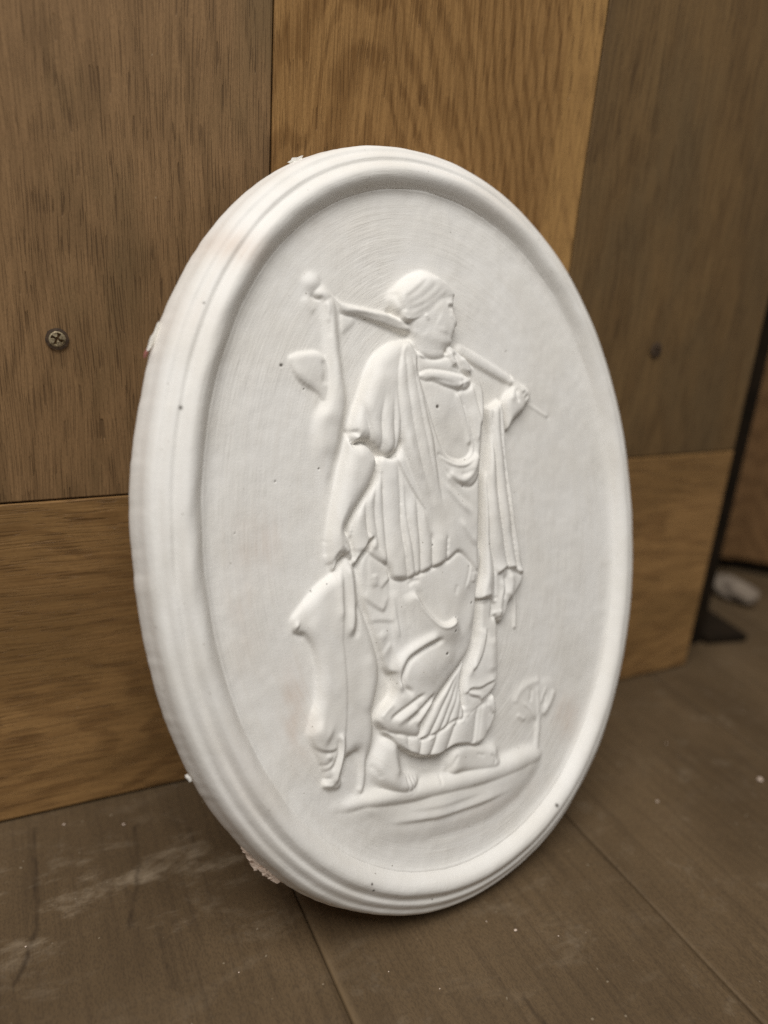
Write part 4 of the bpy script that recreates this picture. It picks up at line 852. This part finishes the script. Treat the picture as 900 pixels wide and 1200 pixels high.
# softened transition where the relief meets the ground of the field
H = np.where(LAB == 0, 0.5 * sharp + 0.5 * soft, sharp)
H = gblur(H, 0.95)
H += 0.10 * vnoise(U / 9, Vv / 9, 21) + 0.06 * vnoise(U / 3.1, Vv / 3.7, 22) + 0.22 * vnoise(U / 34, Vv / 41, 23)
H += 0.9 * np.exp(-np.clip(RIM, 0, None) / 1.3)                 # fillet towards the moulding
PIT = np.zeros_like(H)
for px_, py_, pr_ in PITS:
    d = np.hypot((U - px_) * (1 + .25 * math.sin(px_)), Vv - py_)
    PIT = np.maximum(PIT, np.clip(1.35 - d / (pr_ * 0.62), 0, 1))
    H -= 0.55 * np.exp(-(d / (pr_ * .55)) ** 2)
STAIN = np.zeros_like(H)
for sx, sy, su, sv, st in ((-79, 4, 8, 9, .40), (-70, -55, 5, 14, .55), (61, -88, 7, 8, .5), (-86, -20, 6, 20, .18), (20, -112, 30, 4, .15), (-45, 112, 20, 8, .12)):
    STAIN += st * np.exp(-(((U - sx) / su) ** 2 + ((Vv - sy) / sv) ** 2))
STAIN *= np.clip(.7 + .6 * vnoise(U / 4, Vv / 6, 31), 0, 1)
gy, gx = np.gradient(H, RES)
NRM = np.stack([-gx, -gy, np.ones_like(H)], -1)
NRM /= np.linalg.norm(NRM, axis=-1, keepdims=True)

cosT, sinT = np.cos(TH), np.sin(TH)
BR = np.stack([RIM, cosT * 110, sinT * 110], -1)
CO = local(np.stack([U, Vv, H], -1))
keep = (RIM > -1.2)
fq = keep[:-1, :-1] & keep[:-1, 1:] & keep[1:, 1:] & keep[1:, :-1]
flab = np.maximum.reduce([LAB[:-1, :-1], LAB[:-1, 1:], LAB[1:, 1:], LAB[1:, :-1]])
IDX = np.arange(NV * NU).reshape(NV, NU)
QUADS = np.stack([IDX[:-1, :-1], IDX[:-1, 1:], IDX[1:, 1:], IDX[1:, :-1]], -1)
COf, NRf, BRf = CO.reshape(-1, 3), NRM.reshape(-1, 3), BR.reshape(-1, 3)
PITf, STf = PIT.ravel(), STAIN.ravel()
BAf = (1.25 - 0.85 * gblur((LAB > 0).astype(float), 3.0)).ravel() * np.clip(.75 + .5 * vnoise(U / 22, Vv / 25, 61), .3, 1.2).ravel()
def relief_part(name, labs, parent, label=None):
    m = fq & np.isin(flab, labs)
    Q = QUADS[m]
    used = np.unique(Q)
    re = np.zeros(NV * NU, np.int64)
    re[used] = np.arange(len(used))
    me = np_mesh(name, COf[used], re[Q], NRf[used])
    attr_v(me, 'brush', BRf[used])
    attr_f(me, 'brush_amount', BAf[used])
    attr_f(me, 'pit', PITf[used])
    attr_f(me, 'stain', STf[used])
    return link(name, me, M_PLASTER, parent, label=label)
relief_part('field', [0], plaque)
relief_part('ground_mound', [1], plaque, 'low rocky mound under the feet of the woman')
relief_part('tree', [2], plaque, 'tiny round tree in very low relief')
relief_part('carrying_pole', [3], plaque, 'thick end of the carrying pole behind the neck')
relief_part('carrying_pole', [15], plaque)
relief_part('carrying_pole', [16], plaque, 'thin tip of the carrying pole beyond the raised hand')
relief_part('hanging_game', [4], plaque, 'small game hanging from the end of the pole')
relief_part('carried_animal', [5], plaque, 'limp animal held head down by its legs')
fig = relief_part('figure', [6], plaque, 'robed woman with her head in profile')
relief_part('arm', [11], fig)
relief_part('arm', [12], fig)
relief_part('foot', [13], fig)
relief_part('foot', [14], fig)
relief_part('hair', [7], fig)
relief_part('tunic', [8], fig)
relief_part('skirt', [9], fig)
relief_part('mantle', [10], fig)

# --- moulded rim
PROF = [(-1.1, -0.6), (-0.3, 0.15), (0.1, 0.5), (0.6, .95), (1.2, 1.5), (2.0, 2.35), (3, 3.2), (4, 3.8), (5, 4.1), (6, 4.15), (7, 3.9),
        (7.8, 3.4), (8.6, 2.75), (9.2, 2.3), (9.8, 2.05), (10.4, 2.05), (11.1, 2.05), (11.8, 1.75), (12.5, 1.25), (13.1, .75),
        (13.7, .4), (14.3, .2), (14.9, .0), (15.5, -.4), (16.2, -1.2), (16.9, -2.5), (17.6, -4.8), (18.3, -6.8),
        (18.7, -8.8), (18.5, -10.2), (17.8, -11.6), (16.6, -12.2)]
pr = smooth_line(PROF, False, 3)
NS = 2000
th = np.linspace(0, 2 * math.pi, NS, endpoint=False)
k = oval_k(th)
X0, Y0 = A_IN * np.cos(th) * k, B_IN * np.sin(th) * k
nx, ny = np.cos(th) / A_IN, np.sin(th) / B_IN
ln = np.hypot(nx, ny)
nx, ny = nx / ln, ny / ln
S_ = pr[:, 0][:, None] * WS
Z_ = pr[:, 1][:, None] * HS + 0 * th[None]
ca, sa = np.cos(th)[None], np.sin(th)[None]
outer = np.clip((S_ - 9) / 10, 0, 1)
S2 = S_ + 0 * th[None] + outer * (0.40 * vnoise(ca * 5 + 20, sa * 6 + 20, 41) + 0.10 * vnoise(ca * 17 + 50, sa * 21 + 50, 42)) \
    + np.clip((S_ - 16.5) / 2, 0, 1) * 0.10 * vnoise(ca * 45 + 99, sa * 55 + 99, 43)
Z2 = Z_ + (S_ > 0.5) * (0.22 * vnoise(ca * 9 + 9, sa * 11 + S_ * .2, 44) + 0.05 * vnoise(ca * 22 + S_ * .35, sa * 24 + 70, 45))
VX = X0[None] + S2 * nx[None]
VY = Y0[None] + S2 * ny[None]
VR = np.stack([VX, VY, Z2], -1)
np_, ns_ = VR.shape[:2]
idx = np.arange(np_ * ns_).reshape(np_, ns_)
nxt = np.roll(idx, -1, 1)
QR = np.stack([idx[:-1], idx[1:], nxt[1:], nxt[:-1]], -1).reshape(-1, 4)
st = np.zeros((np_, ns_))
for sx, sy, su, sv, s_ in ((-79, 100, 9, 6, .55), (-97, 77, 10, 10, .12), (-92, -77, 12, 30, .10), (40, 128, 20, 8, .12)):
    st += s_ * np.exp(-(((VX - sx) / su) ** 2 + ((VY - sy) / sv) ** 2))
st += .10 * (Z_ < -3)
pt = np.zeros((np_, ns_))
for px_, py_, pr_ in ((-102.2, 48.0, 1.1), (46.6, -121.1, 1.4), (-47.6, -121.2, .8), (-46.8, -124.0, .8), (-91.7, 81.0, .6), (-20, -138, .5), (60, 118, .4)):
    d = np.hypot(VX - px_, VY - py_)
    pt = np.maximum(pt, np.clip(1.35 - d / (pr_ * .62), 0, 1))
me = np_mesh('moulding', local(VR).reshape(-1, 3), QR)
attr_v(me, 'brush', np.stack([-S_ * .8 + 0 * th[None], ca * 110 + 0 * S_, sa * 110 + 0 * S_], -1).reshape(-1, 3))
attr_f(me, 'pit', pt.ravel())
attr_f(me, 'brush_amount', np.full(pt.size, .7))
attr_f(me, 'stain', st.ravel())
link('moulding', me, M_PLASTER, plaque)
# --- back of the cast
bk = np.concatenate([VR[-1], [[0, 0, pr[-1, 1] * HS]]])
bme = bpy.data.meshes.new('back')
bme.from_pydata([tuple(p) for p in local(bk)], [], [(i, ns_, (i + 1) % ns_) for i in range(ns_)])
link('back', bme, M_RAW, plaque)

# --- loose flakes and broken edges
def flake(name, u, v, z, ang, L_, W_, th_, mat, seed, n=14, tilt=0.3):
    r = random.Random(seed)
    bm = bmesh.new()
    top, bot = [], []
    for i in range(n):
        a = 2 * math.pi * i / n
        rr = 1 + r.uniform(-.35, .35)
        x, y = L_ * math.cos(a) * rr, W_ * math.sin(a) * rr
        top.append(bm.verts.new((x, y, th_ / 2 + r.uniform(-.3, .3) * th_)))
        bot.append(bm.verts.new((x * .9, y * .9, -th_ / 2 + r.uniform(-.2, .2) * th_)))
    ct = bm.verts.new((0, 0, th_ * .8))
    cb = bm.verts.new((0, 0, -th_ * .7))
    for i in range(n):
        j = (i + 1) % n
        bm.faces.new((ct, top[i], top[j]))
        bm.faces.new((cb, bot[j], bot[i]))
        bm.faces.new((top[i], bot[i], bot[j], top[j]))
    R_ = Matrix.Rotation(ang, 4, 'Z') @ Matrix.Rotation(tilt, 4, 'X')
    bmesh.ops.transform(bm, matrix=R_, verts=bm.verts)
    for q in bm.verts:
        q.co = Vector(((q.co.x + u), (q.co.y + v), (q.co.z + z))) / 1000.0 - OFF
    return link(name, bm_mesh(name, bm), mat, plaque)
flake('paint_flake', -48.5, 137.0, -9.0, 0.5, 4.0, 1.1, 0.5, M_FLAKE, 3, 14, 0.5)
flake('paper_flake', -105.0, 71.5, -9.5, 1.12, 5.2, 0.9, 0.4, M_FLAKE, 5, 12, 0.5)
flake('red_flake', -107.6, 66.8, -9.8, 1.2, 1.6, 0.5, 0.4, M_RED, 6, 9, 0.4)
flake('paint_flake', -105.6, -70.6, -9.2, -1.1, 1.6, 0.6, 0.6, M_FLAKE, 9, 10, 0.3)
for i, (u, v, L_, W_) in enumerate(((-87.2, -101.6, 2.6, .9), (-85.0, -105.0, 3.0, 1.3), (-83.2, -108.2, 2.8, 1.5), (-80.6, -111.0, 3.0, 1.3), (-77.8, -113.8, 2.8, 1.2), (-73.8, -117.0, 2.6, .8), (-70.0, -119.8, 1.8, .9), (-63.6, -124.0, 2.0, .6))):
    flake('broken_edge', u, v, -10.8 - (i % 3) * .4, -0.75, L_, W_, 1.6, M_RAW, 20 + i, 15, 0.25)

# ------------------------------------------------------------------ behind the panel's edge
def prism(name, pts, z0, z1, bev=0.0):
    bm = bmesh.new()
    lo = [bm.verts.new((x, y, z0)) for x, y in pts]
    hi = [bm.verts.new((x, y, z1)) for x, y in pts]
    bm.faces.new(lo[::-1])
    bm.faces.new(hi)
    n = len(pts)
    for i in range(n):
        bm.faces.new((lo[i], lo[(i + 1) % n], hi[(i + 1) % n], hi[i]))
    bmesh.ops.recalc_face_normals(bm, faces=bm.faces)
    if bev:
        bmesh.ops.bevel(bm, geom=list(bm.edges), offset=bev, segments=2, profile=0.5, affect='EDGES')
    return bm_mesh(name, bm)
dp = link('dark_strip', None, label='near black upright strip close behind the edge of the oak panel', cat='post')
dp.location = (0.25, 0.03, 0)
for nm, pts, z0, z1 in (('upright', [(-0.20, -0.010), (0.0605, -0.0105), (0.058, 0.008), (-0.20, 0.008)], 0.0005, 0.62),
                        ('foot', [(0.062, -0.014), (0.094, -0.020), (0.099, 0.020), (0.062, 0.004)], 0.0005, 0.006)):  # near-black upright strip and a low wedge of the same colour
    link(nm, prism(nm, pts, z0, z1, 0.0008), M_BLACK, dp)
cab = link('cabinet', None, label='reddish brown wooden cabinet corner behind the panel, raised on a dark plinth', cat='cabinet')
cab.location = (0.43, 0.115, 0)
link('side', prism('side', [(0, 0), (0.22, -0.21), (0.34, -0.09), (0.12, 0.12)], 0.012, 0.6, 0.0015), M_CABINET, cab)
link('corner_post', prism('corner_post', [(-0.012, 0.002), (0.004, -0.011), (0.006, -0.0075), (0.0, 0.002), (0.11, 0.125), (0.10, 0.13)], 0.013, 0.6, 0.0008), M_CABINET, cab)
link('plinth', prism('plinth', [(0.004, 0.004), (0.22, -0.202), (0.33, -0.09), (0.12, 0.115)], 0.0005, 0.0115), M_BLACK, cab)
def lump(name, c, r, mat, seed, sub=4, rough=.35, **kw):
    bm = bmesh.new()
    bmesh.ops.create_icosphere(bm, subdivisions=sub, radius=1.0)
    rr = random.Random(seed)
    ph = [(Vector((rr.gauss(0, 1), rr.gauss(0, 1), rr.gauss(0, 1))), rr.uniform(0, 6), rr.uniform(.4, 1)) for _ in range(9)]
    for v in bm.verts:
        n = v.co.copy()
        d = sum(abs(math.sin(n.dot(a) * 2.2 + b)) * w_ for a, b, w_ in ph) / 5.5 - .5
        v.co = Vector((n.x * r[0], n.y * r[1], n.z * r[2])) * (1 + rough * d)
    zmin = min(v.co.z for v in bm.verts)
    for v in bm.verts:
        v.co.z -= zmin
    o = link(name, bm_mesh(name, bm, sub > 2), mat, **kw)
    o.location = c
    return o
lump('rag', (0.394, 0.068, 0.0002), (0.012, 0.020, 0.007), M_CLOTH, 4, 4, .6, label='crumpled pale rag on the floor below the cabinet', cat='rag')

# ------------------------------------------------------------------ crumbs of plaster on the floor
CR = [(0.0517, -0.1306, 1.0), (0.2239, -0.1012, 2.6), (0.1603, -0.0942, 1.3), (0.0434, -0.1226, .5), (-0.1198, -0.0694, .6), (-0.1025, -0.0105, .9),
      (-0.0789, -0.0195, 1.0), (-0.0519, -0.1081, .5), (0.012, -0.141, .45), (0.066, -0.139, .5), (-0.002, -0.128, .45), (0.2, -0.06, .8)]
for i, (x, y, r) in enumerate(CR):
    r *= 0.0005
    lump('plaster_crumb', (x, y, 0.00005), (r, r * .8, r * .55), M_RAW, 50 + i, 2, .8, label='tiny pale crumb of plaster lying on the dark floor',
         cat='crumb', group='plaster crumbs on the floor')
